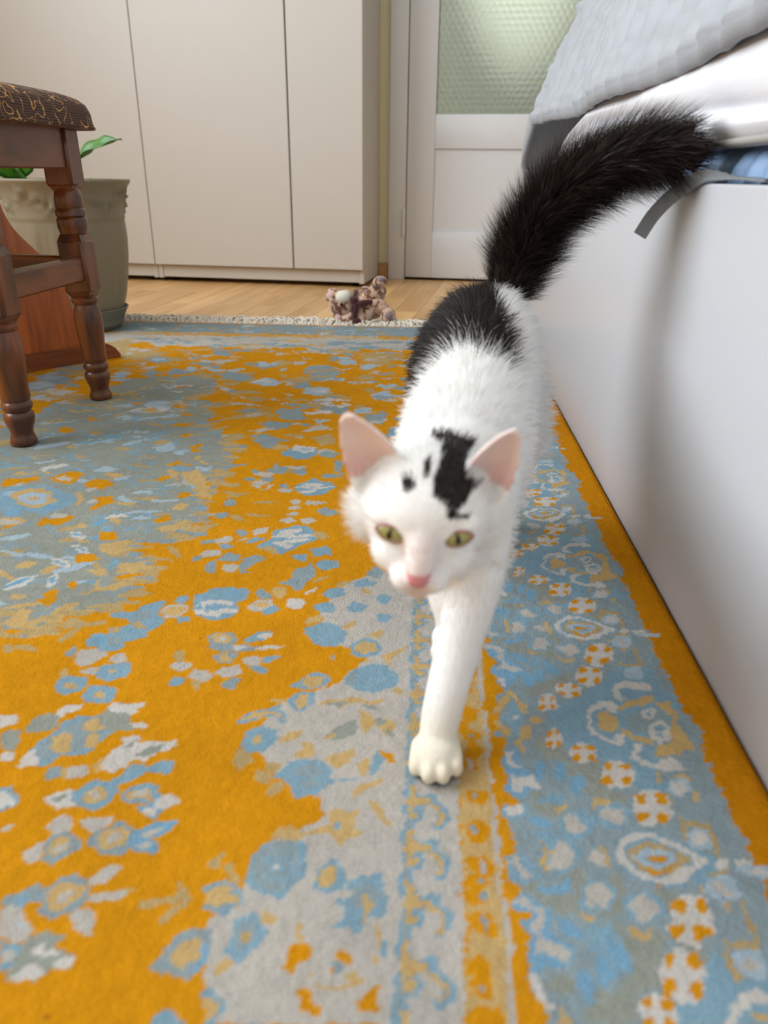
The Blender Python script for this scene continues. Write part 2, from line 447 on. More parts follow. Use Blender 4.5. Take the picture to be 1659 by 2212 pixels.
t -787,3934 -754,4047 -696,4064 -663,3955 -704,3892 -766,3911
t -604,3899 -528,3964 -448,4006 -399,4035 -399,3937 -448,3851 -502,3812 -552,3879
t -376,3879 -306,3931 -303,3792 -334,3778 -363,3822
b -898,3717 -862,3787 -817,3860 -721,3891 -603,3887 -527,3811 -535,3742 -466,3713 -525,3665 -610,3584 -740,3554 -770,3638 -837,3699
G -790,3804 -674,3858 -574,3796 -656,3734 -764,3749
G -739,3694 -612,3714 -574,3673 -663,3623
b -468,3730 -356,3743 -354,3726 -466,3708
b -295,3792 -274,3958 -252,4008 -189,3951 -232,3831
o -244,4008 -193,4018 -141,4003 -129,3920 -161,3900 -208,3974
t -381,3589 -365,3665 -288,3703 -212,3775 -179,3766 -239,3696 -329,3625 -364,3570
t -267,3545 -213,3549 -169,3461 -135,3394 -157,3383 -215,3467 -249,3505
t -593,3305 -538,3347 -491,3389 -499,3458 -456,3481 -405,3444 -316,3481 -346,3389 -341,3332 -301,3306 -328,3276 -372,3273 -393,3255 -459,3250 -480,3304 -552,3280
b~-445,3358 20,1 3,-26
t -793,3254 -720,3306 -637,3302 -596,3277 -649,3237 -781,3228
t -690,4471 -652,4532 -540,4540 -432,4578 -353,4539 -223,4548 -275,4486 -330,4482 -398,4521 -479,4486 -535,4410 -587,4464
g -646,4488 -539,4525 -482,4515 -546,4423 -606,4462
g -396,4492 -321,4482 -253,4430 -317,4425
t -401,4448 -313,4370 -280,4289 -333,4166 -376,4256
g -618,4133 -558,4216 -468,4290 -401,4336 -382,4229 -409,4135 -526,4089 -613,4095
t~-582,4123 49,32 7,-21
t -291,4316 -212,4349 -147,4299 -141,4180 -192,4150 -241,4238
g~-245,4305 37,2 2,-45
g -223,4227 -152,4218 -131,4155 -175,4164
b~-423,5222 129,50 22,-125
t -521,5215 -446,5313 -339,5283 -343,5192 -420,5132 -495,5163
t -401,5411 -321,5495 -285,5439 -322,5341 -365,5356
t -297,5124 -197,5166 -79,5302 -116,5190 -194,5096 -207,4958 -253,5057
t -192,4670 -147,4720 -97,4647 -123,4600
o -4716,8648 -4630,8743 -4549,8930 -4401,8897 -4290,8640 -4422,8501 -4614,8570
w -4637,8655 -4519,8753 -4371,8677 -4428,8586
o -5192,8438 -5238,8649 -5060,8620 -4882,8722 -4836,8595 -4971,8414 -5119,8360
w -5048,8407 -4956,8542 -4951,8374
o -4175,8522 -4151,8695 -3899,8673 -3849,8506 -3862,8341 -3970,8413 -4125,8442
w -4121,8360 -4050,8490 -3939,8375 -4028,8287
o -3948,8135 -3725,8192 -3578,8011 -3710,7851 -3767,7738 -3839,7804 -3798,7993
w~-3879,8006 59,37 31,-64
o -4216,7324 -4239,7490 -4098,7467 -4076,7607 -3906,7586 -3889,7416 -3982,7310 -4094,7367 -4152,7280
w~-4089,7571 98,7 30,-66
o -4578,7230 -4420,7308 -4464,7174 -4528,7137
t~-4563,7363 192,15 53,-101
w~-4563,7363 137,10 33,-63
o -3481,7188 -3319,7233 -3218,7115 -3211,6993 -3382,6979 -3417,7099
o -3425,6465 -3469,6653 -3292,6667 -3272,6585 -3171,6593 -3301,6501
o -3494,5751 -3414,5802 -3444,5891 -3349,5968 -3267,5790 -3287,5634 -3351,5695
o~-3258,6046 52,3 35,-80
o -2960,7524 -2918,7700 -2776,7573 -2886,7430
o -2908,8181 -2938,8376 -2801,8387 -2755,8232
o -3420,8734 -3328,8897 -3132,8846 -3264,8704
o -3364,9265 -3308,9465 -3093,9264
b~-4579,8006 485,39 199,-405
l~-4891,8136 134,10 48,-93
t~-4583,8044 250,20 132,-270
l~-4581,8025 176,14 89,-181
t~-4574,8026 81,6 27,-55
B~-4614,7599 91,7 43,-83
B~-4270,7770 64,5 32,-69
t -4143,8158 -4150,8317 -3974,7979 -4014,7864
l~-4290,6999 165,77 33,-57
l~-4126,6630 147,-37 17,-40
l~-3822,6598 174,-44 18,-47
W~-3560,6481 116,-59 23,-83
b~-3567,6481 70,-35 12,-44
W~-3472,6128 3,127 57,-57
B~-3472,6128 2,79 29,-28
W~-3767,6056 105,134 51,-72
B~-3791,6054 77,98 24,-34
W~-3479,6766 107,-69 15,-71
b~-3479,6766 66,-43 7,-35
W~-3656,7111 113,-76 14,-66
B~-3669,7126 70,-47 7,-33
l~-3155,7752 214,57 17,-44
W~-3429,7589 109,34 21,-49
l~-3394,8298 135,11 20,-57
l~-4100,9014 145,12 44,-110
W~-4760,9099 62,79 29,-52
W~-4896,8994 34,122 31,-47
B~-3537,7428 59,85 37,-65
l~-3047,8092 191,15 14,-44
l~-3077,8570 108,8 10,-32
b~-3030,6495 17,105 46,-57
b~-3399,7258 81,6 30,-77
b~-3128,7280 81,6 11,-31
t -3346,6893 -3148,6968 -2983,7071 -3069,6797 -3052,6685 -3240,6699
t -2981,6499 -2739,6571 -2706,6440 -2770,6306 -2924,6320
t -3017,5946 -3067,6183 -3022,6162 -2976,6020 -2823,6152 -2710,6112 -2821,5961
t -3569,5344 -3520,5596 -3400,5583 -3385,5418 -3245,5428 -3244,5288 -3401,5296
t -3204,5555 -3183,5708 -3035,5741 -3069,5608
t -2911,7297 -2693,7445 -2594,7587 -2554,7358 -2758,7213
t -3235,6348 -3063,6387 -2979,6240 -3109,6255
t~-3880,6403 79,43 43,-74
t~-3599,6320 51,66 42,-64
t~-3651,5806 64,32 28,-46
t~-3723,7330 68,5 27,-62
t~-3434,7948 101,8 16,-43
t~-3918,8847 79,6 30,-77
t -3134,8958 -2960,9157 -2756,8900 -2506,8098 -2661,8279 -2817,8550
t~-2799,7925 86,51 26,-69
o -3507,5269 -3428,5285 -3320,5244 -3426,5198
o -2903,6171 -2893,6271 -2682,6338 -2676,6288 -2841,6200
T -3037,5484 -2941,5471 -2830,5418 -2684,5470 -2661,5411 -2848,5357 -2879,5181 -2929,5102 -2985,5154 -2903,5333 -3022,5305 -3035,5383
T~-3181,5011 108,-7 17,-38
T~-3328,4991 50,3 30,-58
T~-2582,6411 95,48 18,-44
T~-2572,6271 70,-37 5,-34
T~-2512,6783 106,-117 -3,-54
T~-2555,5981 105,-40 8,-39
T~-2861,6843 141,47 11,-27
b -2702,5572 -2597,5622 -2465,5632 -2473,5717 -2330,5838 -2282,5797 -2314,5622 -2176,5507 -2223,5383 -2281,5301 -2282,5243 -2408,5178 -2384,5087 -2496,5025 -2557,5021 -2713,5118 -2712,5269 -2600,5258 -2609,5335 -2507,5382 -2453,5446 -2540,5501 -2665,5533
G~-2403,5552 70,69 41,-74
G~-2511,5170 93,6 28,-71
B~-2622,5181 51,3 36,-89
T~-2548,5320 41,28 17,-32
T~-2386,5411 68,-32 7,-47
b -2221,5824 -2152,5942 -2087,5879 -2117,5787
b -2108,5574 -1999,5582 -1975,5502 -2058,5486
w -2292,5655 -2252,5777 -2072,5791 -2035,5706 -2098,5544 -2225,5555
t -2255,5647 -2219,5747 -2085,5757 -2058,5705 -2111,5584 -2216,5597
b -2069,5971 -1972,6002 -1892,6102 -1751,6113 -1594,6101 -1558,5941 -1634,5868 -1587,5718 -1662,5566 -1798,5535 -1913,5589 -2010,5730
W~-1905,5803 85,39 17,-46
W~-1764,5836 117,-10 8,-38
W~-1853,5656 120,-10 12,-53
W~-1687,5711 83,6 11,-45
B~-1882,5718 15,1 22,-83
B~-1815,5766 13,1 22,-84
B~-1958,5745 13,1 18,-63
B~-1729,6020 43,73 21,-38
G -1520,6036 -1488,6109 -1397,6069 -1340,5958 -1439,5927
w -1541,5765 -1480,5902 -1347,5934 -1299,5805 -1438,5708
t~-1420,5840 67,5 9,-47
b -1398,5732 -1303,5826 -1220,5746 -1336,5652
t~-1294,6053 69,5 20,-108
W~-1111,5874 92,6 16,-97
W~-1003,6110 57,66 8,-22
G -1323,6242 -1240,6322 -1214,6529 -1119,6562 -1085,6672 -1033,6569 -1016,6364 -1077,6285 -1070,6164 -1141,6088 -1231,6200
b -1327,6819 -1165,6860 -1127,6696 -1245,6714
b -1143,6976 -995,7047 -879,6854 -1007,6844 -1076,6782
b -1031,6649 -992,6733 -825,6719 -807,6560 -964,6522
T~-942,6357 71,65 8,-27
b -1701,6992 -1579,7182 -1588,7369 -1471,7411 -1350,7519 -1216,7464 -1098,7313 -1152,7124 -1312,6963 -1403,6813 -1592,6912
T~-1080,7283 87,6 14,-103
T -1694,6963 -1551,6974 -1390,6814 -1470,6822 -1586,6884
W~-1419,7351 133,57 11,-49
W~-1399,7239 187,14 7,-42
W~-1341,7133 160,45 9,-44
W~-1431,7036 129,-28 4,-37
W~-1228,7271 80,6 6,-42
w~-1734,7342 94,40 23,-85
b -1844,7040 -1785,7196 -1659,7175 -1733,7078
w~-2103,7110 108,46 28,-87
G~-2242,7024 63,33 20,-57
G~-1940,7278 86,-25 10,-67
w~-1891,7127 50,56 9,-24
b~-2023,6952 58,4 14,-57
w~-2137,6784 104,43 27,-81
G -2037,6653 -1971,6797 -1837,6779 -1817,6642 -1961,6604
G -1774,6512 -1773,6673 -1677,6820 -1552,6718 -1650,6521 -1707,6439 -1616,6420 -1744,6385
w~-1857,6492 86,6 18,-76
G~-2051,6491 55,-31 12,-132
G~-2239,6665 37,2 16,-58
w~-1494,7624 76,6 12,-72
w~-1266,7659 98,7 11,-73
w~-1470,7816 64,5 10,-62
w~-1477,7988 65,5 10,-64
w~-1478,8170 66,5 9,-55
w~-1261,8169 111,9 9,-66
G~-1079,7919 136,11 13,-105
b -1561,8530 -1555,8781 -1400,8924 -1198,8854 -1099,8692 -1171,8401 -1398,8382
W~-1360,8755 141,11 7,-54
W~-1373,8627 174,-17 6,-53
W~-1416,8501 107,8 6,-43
W~-1236,8659 108,8 5,-41
w~-1680,8499 107,8 15,-87
B -1779,8615 -1728,8767 -1624,8627
w~-2049,8698 100,49 21,-81
G~-2186,8815 63,5 17,-76
G~-2001,8852 95,7 15,-76
w~-1914,8583 82,107 11,-33
w~-2069,9024 129,10 16,-79
B~-2174,9130 65,5 14,-67
G -2060,9139 -1966,9431 -1807,9301 -1742,9120 -1928,9059
G -1741,9212 -1623,9412 -1498,9140 -1597,9041
w~-1712,9333 142,49 12,-60
G~-1188,9031 96,8 9,-79
G -1223,9593 -1110,9652 -1033,8955 -1150,9262
b -1928,9786 -1556,9870 -1482,9721 -1704,9702
T~-2606,9002 223,90 16,-56
T~-2486,8661 196,-27 16,-74
G~-2252,8100 73,5 22,-91
G~-2274,7717 84,6 21,-84
T~-2213,8316 133,79 16,-52
T~-1821,8116 150,-7 6,-36
T~-1877,7748 159,-7 5,-30
T~-2334,7408 99,84 21,-54
T~-2087,7662 95,-62 5,-57
T~-2283,8349 138,-96 5,-51
o~-2454,8237 89,7 29,-113
o~-2357,7924 96,25 16,-56
o~-2689,8645 46,3 20,-74
b -901,6059 -843,6158 -705,6192 -688,6029 -809,5975
b -958,5808 -872,5925 -753,5890 -757,5738 -867,5719
b -655,5831 -598,5946 -454,5868 -503,5778 -624,5748
t -1001,5574 -959,5660 -827,5669 -827,5587 -940,5538
b -964,5476 -813,5568 -665,5518 -603,5444 -617,5272 -716,5227 -856,5254 -922,5343
t -663,5498 -576,5605 -511,5610 -586,5484
b~-307,5687 71,5 4,-71
b -629,6270 -530,6376 -381,6313 -469,6210 -587,6201
G -516,6504 -452,6640 -358,6542 -373,6388 -498,6429
t~-487,6137 52,-32 -4,-48
T~-725,6263 65,42 12,-50
b~-327,6011 69,5 4,-78
G~-4394,16167 178,18 86,-338
w~-4028,15722 116,11 28,-117
w~-4207,15374 227,23 35,-137
G~-3235,15031 208,20 57,-284
l~-3246,15154 145,14 36,-181
w~-4115,14582 108,10 44,-170
G -3990,14420 -3749,14560 -3227,13939 -3567,13694
l~-2976,13751 231,22 61,-302
W~-3012,13800 129,12 25,-123
T~-3468,14301 106,10 29,-131
w~-2572,13686 107,10 26,-151
G~-2258,13512 177,16 38,-244
l~-1928,13169 277,26 33,-242
W~-1907,13200 148,14 13,-94
T~-2392,14020 183,17 30,-188
G -2361,15057 -2001,15342 -1735,14528 -1686,13876 -2167,13935
T~-2035,14730 246,24 18,-137
T~-1948,14282 212,20 14,-108
w~-1835,14020 156,15 9,-73
w~-2662,15338 127,12 26,-160
T~-2962,15245 155,15 49,-267
w~-2526,16361 120,12 20,-139
w~-2216,16322 89,9 14,-110
w~-2562,15805 116,11 18,-117
w~-3100,16160 95,9 22,-122
w~-3349,16347 96,9 18,-97
l -1994,15998 -1582,16040 -1422,15275 -1788,15238
G~-1920,15871 116,11 30,-261
l~-1186,15175 224,22 18,-240
T~-1011,15963 396,40 35,-543
w~-1178,15813 160,16 6,-91
w~-931,16107 192,19 5,-94
w~-1012,16447 150,15 5,-84
l -977,13145 -767,13357 -558,13184 -589,12812 -847,12698
G~-739,12888 169,15 8,-143
T~-1145,14305 212,20 9,-119
w~-1081,13829 134,12 7,-92
w~-1009,14657 81,8 7,-102
T~-1571,12902 301,-86 8,-99
W~-1492,12638 266,-26 8,-87
W~-1743,12353 198,18 13,-100
W~-1453,12294 226,80 11,-82
G~-1539,12037 217,19 19,-159
W~-1723,11859 202,18 16,-116
T~-1819,12219 185,17 23,-163
G -2390,11878 -2260,12053 -1970,11837 -1856,11536 -2008,11372 -2274,11498
T -3082,11978 -2677,11933 -2368,11643 -2428,11484 -2846,11757
w~-3194,12658 76,7 20,-88
w~-3150,12265 120,11 19,-83
G~-2909,11831 135,12 17,-78
w~-2922,12201 215,-79 14,-82
w~-2594,12579 99,9 16,-87
w~-2403,12870 126,11 12,-72
l~-2334,12341 112,10 16,-92
T~-2158,12576 227,-89 14,-120
w~-2732,11649 100,9 16,-76
G -2564,11176 -2399,11337 -2126,11288 -2097,11003 -2303,10846
w~-2470,10831 150,90 21,-85
G -2572,10620 -2277,10713 -2102,10338 -2209,9962 -2408,10249
t~-2056,10095 127,11 22,-117
b~-1690,9919 222,19 42,-270
W~-1713,10064 185,16 25,-163
l~-1708,10035 117,10 9,-58
w~-1589,11048 152,13 14,-103
w~-1738,10896 116,67 14,-73
T -1628,10572 -1387,10791 -1272,10347 -1514,10203
w~-1381,9945 106,9 12,-91
G~-1289,9837 114,9 15,-123
G -1069,11684 -881,11857 -665,12036 -646,11347 -884,11326
w~-781,11408 169,179 11,-76
T~-3054,11390 172,110 24,-86
T~-3088,10915 160,124 25,-79
T~-2766,10472 157,116 40,-135
T~-3305,12124 110,116 29,-95
G -4862,15054 -4596,15335 -4331,15107 -4460,14847
w~-4693,15789 122,12 36,-131
w~-4511,15344 204,20 30,-112
G~-4413,16095 207,21 93,-362
w~-4020,15723 121,12 28,-117
l~-4680,14585 114,11 64,-215
G~-4867,14334 267,26 79,-252
l~-4135,14580 119,11 47,-181
G -4141,14291 -3687,14450 -3426,14028 -3844,13987
G -5546,14382 -5160,14305 -5146,13860 -5339,13950
T -7315,16906 -6902,17271 -6327,16400 -5751,16169 -5529,15502 -6225,15299 -6700,16070
o~-6458,16764 276,29 104,-291
w~-6162,16198 125,13 44,-124
G~-5573,15366 241,24 96,-285
l~-5553,15394 142,14 50,-150
w~-5719,14868 74,7 46,-130
l~-5823,14013 188,18 96,-253
G~-7030,13676 244,23 142,-303
l~-7056,13674 184,18 95,-203
w~-6394,12269 144,13 67,-143
w~-6042,12083 96,8 73,-163
w~-6589,12708 125,11 46,-98
G~-6473,13208 154,14 85,-191
T~-6152,12381 376,35 53,-119
l -4763,11661 -4606,12003 -4599,12260 -4417,12365 -4160,11717 -4335,11621 -4602,11597
W~-4680,11814 106,149 29,-68
W~-4298,11784 167,-101 15,-61
t -4607,11676 -4555,11925 -4317,11702 -4287,11547
o~-5376,10608 113,10 58,-130
o~-5222,11157 111,10 44,-106
o~-4787,12114 115,10 29,-82
o -3670,10458 -3567,10599 -3475,10641 -3469,10410
o~-3722,11036 152,13 23,-76
o -3319,10046 -3137,10185 -3107,10004 -3229,9874
o~-3154,9822 88,7 19,-68
o~-4077,11969 136,12 34,-112
o~-3822,11511 132,12 18,-59
T~-4022,12580 142,13 30,-104
l~-4614,10150 144,144 50,-105
b~-4666,10177 85,86 28,-59
l~-4136,10129 141,136 22,-52
b~-4540,10381 100,8 53,-137
l~-3652,9897 116,10 49,-148
l~-3376,9774 95,69 40,-109
l~-5217,9943 182,150 54,-102
l~-4668,11282 250,-46 35,-101
l~-4181,11364 240,121 31,-87
W~-4490,13298 234,75 25,-77
W~-4435,12960 122,11 23,-73
o~-4475,13249 124,11 11,-38
b~-4568,11253 64,5 62,-171
T~-3790,10191 119,10 24,-72
T~-4213,9849 115,9 26,-68
T~-4875,10484 122,10 37,-89
T~-5850,11973 137,12 35,-80
'''
RUG_BORDER = '''
b 966,4502 1207,4694 1418,4863 1594,5105 1870,5108 1835,4493 1524,3785 1399,3787 1360,3964 1215,4061 1034,4185 913,4306
g 825,4790 1005,4850 1092,4920 1203,5010 1213,4896 1056,4806 927,4689 823,4682
g 1017,3976 1201,3989 1236,3765 1365,3709 1327,3644 1110,3681 1011,3837
g 837,4261 902,4227 1022,4109 1017,3976 890,4015 828,4120
g 758,3743 952,3670 913,3514 776,3515 732,3593
b~627,3545 88,6 -7,-75
B 614,5017 725,5163 816,5066 837,4983 757,4864 689,4749 627,4807 595,4900
W 605,5034 736,5060 834,5050 829,4999 733,5026 612,5000
W 622,4870 661,4873 699,4765 663,4778
W 561,5276 655,5301 733,5252 718,5198 629,5227
o 529,5096 602,5136 637,5070 594,5016 594,4884 617,4806 678,4733 616,4667 577,4650 533,4543 518,4456 490,4454 524,4847
t 727,4751 746,4662 802,4577 809,4477 753,4459 737,4572 710,4674 664,4582 591,4462 561,4431 556,4487 620,4608
b 686,4613 724,4630 748,4501 788,4447 744,4375 719,4214 693,4212 671,4357 604,4407 663,4467
W 688,4440 742,4444 710,4387
t 812,4421 859,4438 909,4414 857,4356 816,4380
t 566,4376 609,4352 665,4289 640,4209 593,4271
t 747,4321 788,4365 821,4273 786,4193 731,4164 754,4066 727,4052 695,4149 672,4172 726,4202
o 504,4386 550,4403 527,4319 559,4282 512,4239
b~573,4236 35,2 -2,-32
o 509,4187 622,4194 634,4132 577,4066 551,3943 572,3898 572,3807 594,3775 583,3742 538,3685 622,3648 666,3619 616,3585 532,3600 507,3578 502,3506 590,3473 572,3442 499,3466 506,3780
B~854,4871 48,3 -12,-114
B~954,4942 44,3 -11,-94
B~826,3904 37,2 -13,-108
B~954,3890 45,3 -14,-93
B~1041,3779 49,3 -15,-89
b 753,3636 848,3706 957,3703 946,3628 772,3606
B~770,3465 66,-19 -11,-34
B 568,3956 611,4068 683,4110 709,4038 685,3965 728,3909 755,3854 806,3746 722,3708 699,3643 637,3649 572,3708 603,3787 587,3888
W 609,4043 662,4072 638,3997 683,3941 712,3908 662,3904 610,3959
W 609,3855 686,3815 771,3855 814,3747 712,3761 671,3672 620,3712
W 567,3561 631,3586 685,3579 654,3507 594,3513
t 877,3582 936,3617 962,3588 886,3543
t 1106,3619 1163,3674 1218,3678 1231,3627 1165,3643 1110,3598
F~1144,4766 93,6 -14,-92
F~970,4596 74,5 -13,-95
F~957,4218 62,4 -15,-104
F~1143,4081 97,6 -17,-94
F~1322,3904 115,7 -30,-137
F~1341,4962 117,8 -25,-135
W 1465,4773 1511,4854 1609,4909 1721,4901 1786,4858 1751,4794 1663,4818 1594,4845 1526,4793 1518,4717 1583,4676 1514,4657 1462,4713
t 1486,4611 1611,4678 1758,4749 1756,4674 1593,4604 1482,4553
W 1226,4459 1263,4561 1342,4639 1429,4660 1481,4605 1456,4531 1404,4542 1395,4584 1318,4565 1258,4489 1243,4405 1266,4300 1323,4239 1370,4216 1396,4296 1446,4326 1460,4274 1425,4195 1370,4178 1309,4212 1244,4272 1206,4349
t 1307,4507 1379,4555 1438,4488 1455,4407 1405,4336 1337,4305 1286,4354
t 1490,4606 1599,4643 1664,4721 1763,4743 1743,4667 1598,4599 1487,4548
G 1501,4492 1668,4589 1819,4543 1791,4350 1732,4229 1630,4299 1502,4343
W~1681,4533 56,4 -18,-73
b~1686,4534 23,1 -8,-31
W~1708,4331 86,6 -32,-120
b~1717,4364 49,3 -13,-48
b~1688,4290 35,2 -5,-21
t 1758,4654 1874,4677 1886,4590 1939,4496 1959,4415 1944,4257 1907,4166 1806,4134 1774,4083 1673,4137 1638,4197 1745,4217 1800,4350 1838,4516 1779,4597
G 1894,4492 1963,4429 1969,4310 2026,4327 1989,4458 1951,4567
t 1437,4365 1511,4343 1522,4278 1643,4248 1603,4195 1489,4250 1443,4312
W 1459,4122 1503,4200 1558,4217 1528,4164 1496,4100 1531,4043 1592,4023 1707,4079 1760,4035 1776,3977 1661,3946 1596,3976 1519,3994 1467,4050
t 1635,4184 1800,4171 1761,4095 1614,4072
l~1683,3824 80,5 -25,-88
W 1647,3866 1732,3883 1718,3783 1652,3746 1633,3788
t 1587,3941 1617,3932 1579,3850 1560,3871
t 1660,3912 1736,3951 1788,3909 1774,3863 1714,3904
t 1766,3786 1794,3777 1775,3691 1739,3699
T 1588,3710 1627,3713 1601,3648 1570,3646
l~1684,3400 81,5 -26,-85
W~1684,3400 46,3 -14,-47
T 1611,3548 1641,3550 1607,3385 1577,3383
T 1640,3521 1785,3531 1770,3270 1742,3268 1753,3480 1625,3471
b~1217,3541 99,6 -23,-110
t 1102,3614 1136,3669 1202,3689 1231,3644 1198,3631 1141,3617 1112,3584
w 1147,3567 1209,3611 1280,3586 1265,3486 1208,3462 1160,3518
b~991,3457 113,7 -20,-116
w 926,3521 975,3545 1009,3478 1052,3423 1007,3382 955,3379 912,3433
F~1471,3619 124,8 -39,-151
b 1264,2396 1405,2435 1496,2664 1568,2675 1581,2520 1746,2550 1659,2329 1237,2302
g 1085,3084 1152,3139 1192,3010 1136,2883 1063,2848 983,2842 1016,2875
g 1063,2848 1128,2736 1307,2791 1302,2678 1254,2595 1204,2452 1105,2433 1047,2289 793,2273 903,2433 987,2438 1109,2553 1099,2665
b 1165,3261 1216,3364 1321,3437 1440,3441 1539,3377 1634,3311 1695,3235 1612,3170 1552,3132 1524,3065 1428,3034 1356,3045 1254,3071 1195,3142 1167,3209
W 1176,3280 1221,3355 1316,3418 1421,3425 1522,3367 1617,3300 1681,3234 1607,3178 1547,3140 1523,3081 1432,3050 1368,3062 1265,3088 1211,3151 1175,3209
b 1217,3274 1266,3331 1366,3384 1438,3379 1508,3320 1592,3263 1592,3220 1506,3163 1404,3097 1339,3110 1265,3147 1225,3212
T 1251,3280 1327,3344 1429,3347 1505,3306 1590,3246 1507,3167 1415,3111 1341,3116 1282,3160 1246,3227
l 1268,3246 1350,3318 1421,3314 1510,3275 1512,3232 1440,3175 1390,3146 1328,3176 1273,3207
b 1310,3244 1398,3281 1475,3251 1448,3206 1373,3188 1329,3206
o 1332,3246 1394,3268 1459,3246 1445,3218 1338,3216
o 1288,3182 1348,3144 1414,3131 1494,3196 1473,3169 1415,3111 1341,3118
o~1363,3046 15,1 -5,-21
W~1754,3222 42,2 -11,-34
W~1905,3215 73,-12 -22,-43
b~1009,2974 109,7 -21,-112
w 948,3010 1021,3072 1078,3051 1096,2972 1052,2892 1012,2889 1006,2927 979,2887 945,2885 944,2954
b~1248,2913 97,-38 -50,-91
w 1162,2938 1239,2982 1277,3000 1299,2955 1332,2881 1284,2848 1250,2816 1199,2820 1185,2871 1170,2915
t 1142,2823 1171,2782 1209,2756 1266,2802 1240,2730 1198,2713 1155,2745 1127,2786
t 892,2881 920,2853 971,2849 959,2819 914,2823 892,2844
w 991,3214 1036,3261 1090,3247 1112,3213 1089,3169 1037,3191
t 1094,3301 1125,3312 1132,3241 1131,3138 1096,3135 1094,3230
b~858,3223 100,6 -21,-142
w 860,3331 905,3297 921,3218 894,3139 828,3117 790,3149 824,3283
B 1003,2778 1031,2758 1032,2702 1097,2658 1117,2586 1109,2553 1052,2569 1001,2618 1000,2700
B 945,2614 978,2623 998,2546 989,2500 955,2454 924,2477 926,2547
B 822,2515 895,2545 909,2464 888,2383 854,2357 833,2404 826,2465
B 781,2807 834,2774 904,2728 892,2700 820,2723 773,2755
b 919,2780 987,2799 986,2727 944,2641 902,2652
w 762,2677 797,2659 839,2614 791,2584 771,2537 737,2516
t 719,2354 739,2367 752,2270 700,2267
l~1696,3052 73,-31 -53,-84
w 1653,3106 1710,3093 1745,3000 1691,2996 1655,3049
l~1697,2624 67,-25 -57,-82
w 1635,2620 1716,2658 1739,2607 1681,2565 1643,2575
T 1753,2985 1784,2979 1802,2802 1766,2709 1743,2714 1769,2800
T 1615,2775 1628,2741 1789,2752 1769,2716 1622,2706 1598,2725
T 1577,2683 1607,2698 1604,2585 1614,2529 1573,2532 1572,2616
t~1685,2942 20,1 -10,-31
T 1666,3165 1778,3189 1770,3147 1654,3131
t~1589,3053 11,4 0,-30
W 1469,2351 1509,2400 1591,2465 1672,2495 1721,2486 1704,2442 1645,2438 1562,2386 1513,2330 1455,2293
t 1587,2376 1624,2384 1673,2364 1664,2340
F~1467,2852 118,7 -48,-160
F~1343,2542 116,7 -39,-133
F~1170,2349 99,6 -23,-86
b 544,3184 620,3233 695,3142 742,3070 612,3020 539,3048
w 541,3149 603,3206 631,3138 708,3076 615,3053 601,3119
t 746,3323 770,3334 781,3253 837,3248 783,3218 778,3131 742,3120 736,3188 764,3234
B 706,3002 804,3025 896,3080 855,2996 753,2949 702,2970
g 596,3003 711,3043 695,2969 753,2949 921,2992 894,2837 791,2845 744,2887 658,2943
B 533,2904 605,2955 742,2872 726,2752 756,2698 847,2635 796,2552 684,2544 633,2477 582,2512 588,2618 641,2690 586,2772
w 545,2897 597,2939 653,2904 709,2869 706,2802 680,2749 686,2693 727,2675 785,2637 832,2620 787,2571 741,2594 682,2617 622,2586 634,2634 663,2713 610,2759 668,2807 649,2865 583,2876
B 762,2828 825,2810 878,2748 871,2705 798,2721 767,2769
o 511,3401 555,3395 580,3340 540,3300 515,3354
o 496,3120 536,3098 554,3065 510,3038 491,3061
o 499,2980 588,2986 542,2935 501,2925
o 512,2819 593,2839 651,2828 648,2805 588,2794 558,2756 554,2720 612,2716 621,2682 579,2651 563,2616 576,2564 598,2539 569,2505 561,2422 601,2413 639,2385 665,2316 643,2240 511,2232 523,2408 499,2532 524,2668
W 612,2507 641,2490 645,2428 698,2347 677,2322 622,2390 600,2456
g~750,2453 66,4 -8,-55
'''

# ------------------------------------------------------------------ materials of the room
M_wall = mat('cream_wall_paint', lin(232, 222, 188), 0.85, 0.2, bump=0.05, bump_scale=120)
M_ceil = mat('ceiling_paint', lin(240, 238, 232), 0.9, 0.2, bump=0.03)
M_wall2 = mat('pale_wall_paint', lin(230, 227, 220), 0.85, 0.2, bump=0.05, bump_scale=120)
M_white = mat('white_foil', lin(201, 195, 187), 0.42, 0.4, bump=0.015, bump_scale=900)
M_white2 = mat('white_foil_bed', lin(200, 202, 207), 0.36, 0.5, bump=0.01, bump_scale=900)
M_gloss = mat('white_door_paint', lin(222, 224, 228), 0.35, 0.4, noise_amt=0.15, noise_scale=3, bump=0.08, bump_scale=14, color2=lin(213, 214, 216))
M_dark = mat('dark_gap', lin(22, 20, 19), 0.9, 0.1, noise_amt=0.1)
M_floorw = wood_mat('pale_oak_floor', lin(236, 190, 130), lin(216, 164, 102), 0.38, (9, 0.9, 9), 2.2, 0.15)
M_basew = wood_mat('baseboard_oak', lin(200, 160, 108), lin(170, 125, 76), 0.4, (0.8, 8, 8), 3.0)
M_hall = mat('hall_wall_paint', lin(206, 212, 202), 0.8, 0.2, bump=0.03)

def struct(o, kind='structure'):
    o['kind'] = kind
    return o
def roomobj(o):
    o.rotation_euler = (0, 0, ROOM)
    return o

XL, XR, YB, YF, ZC = -2.12, 1.42, -1.62, 2.995, 2.55
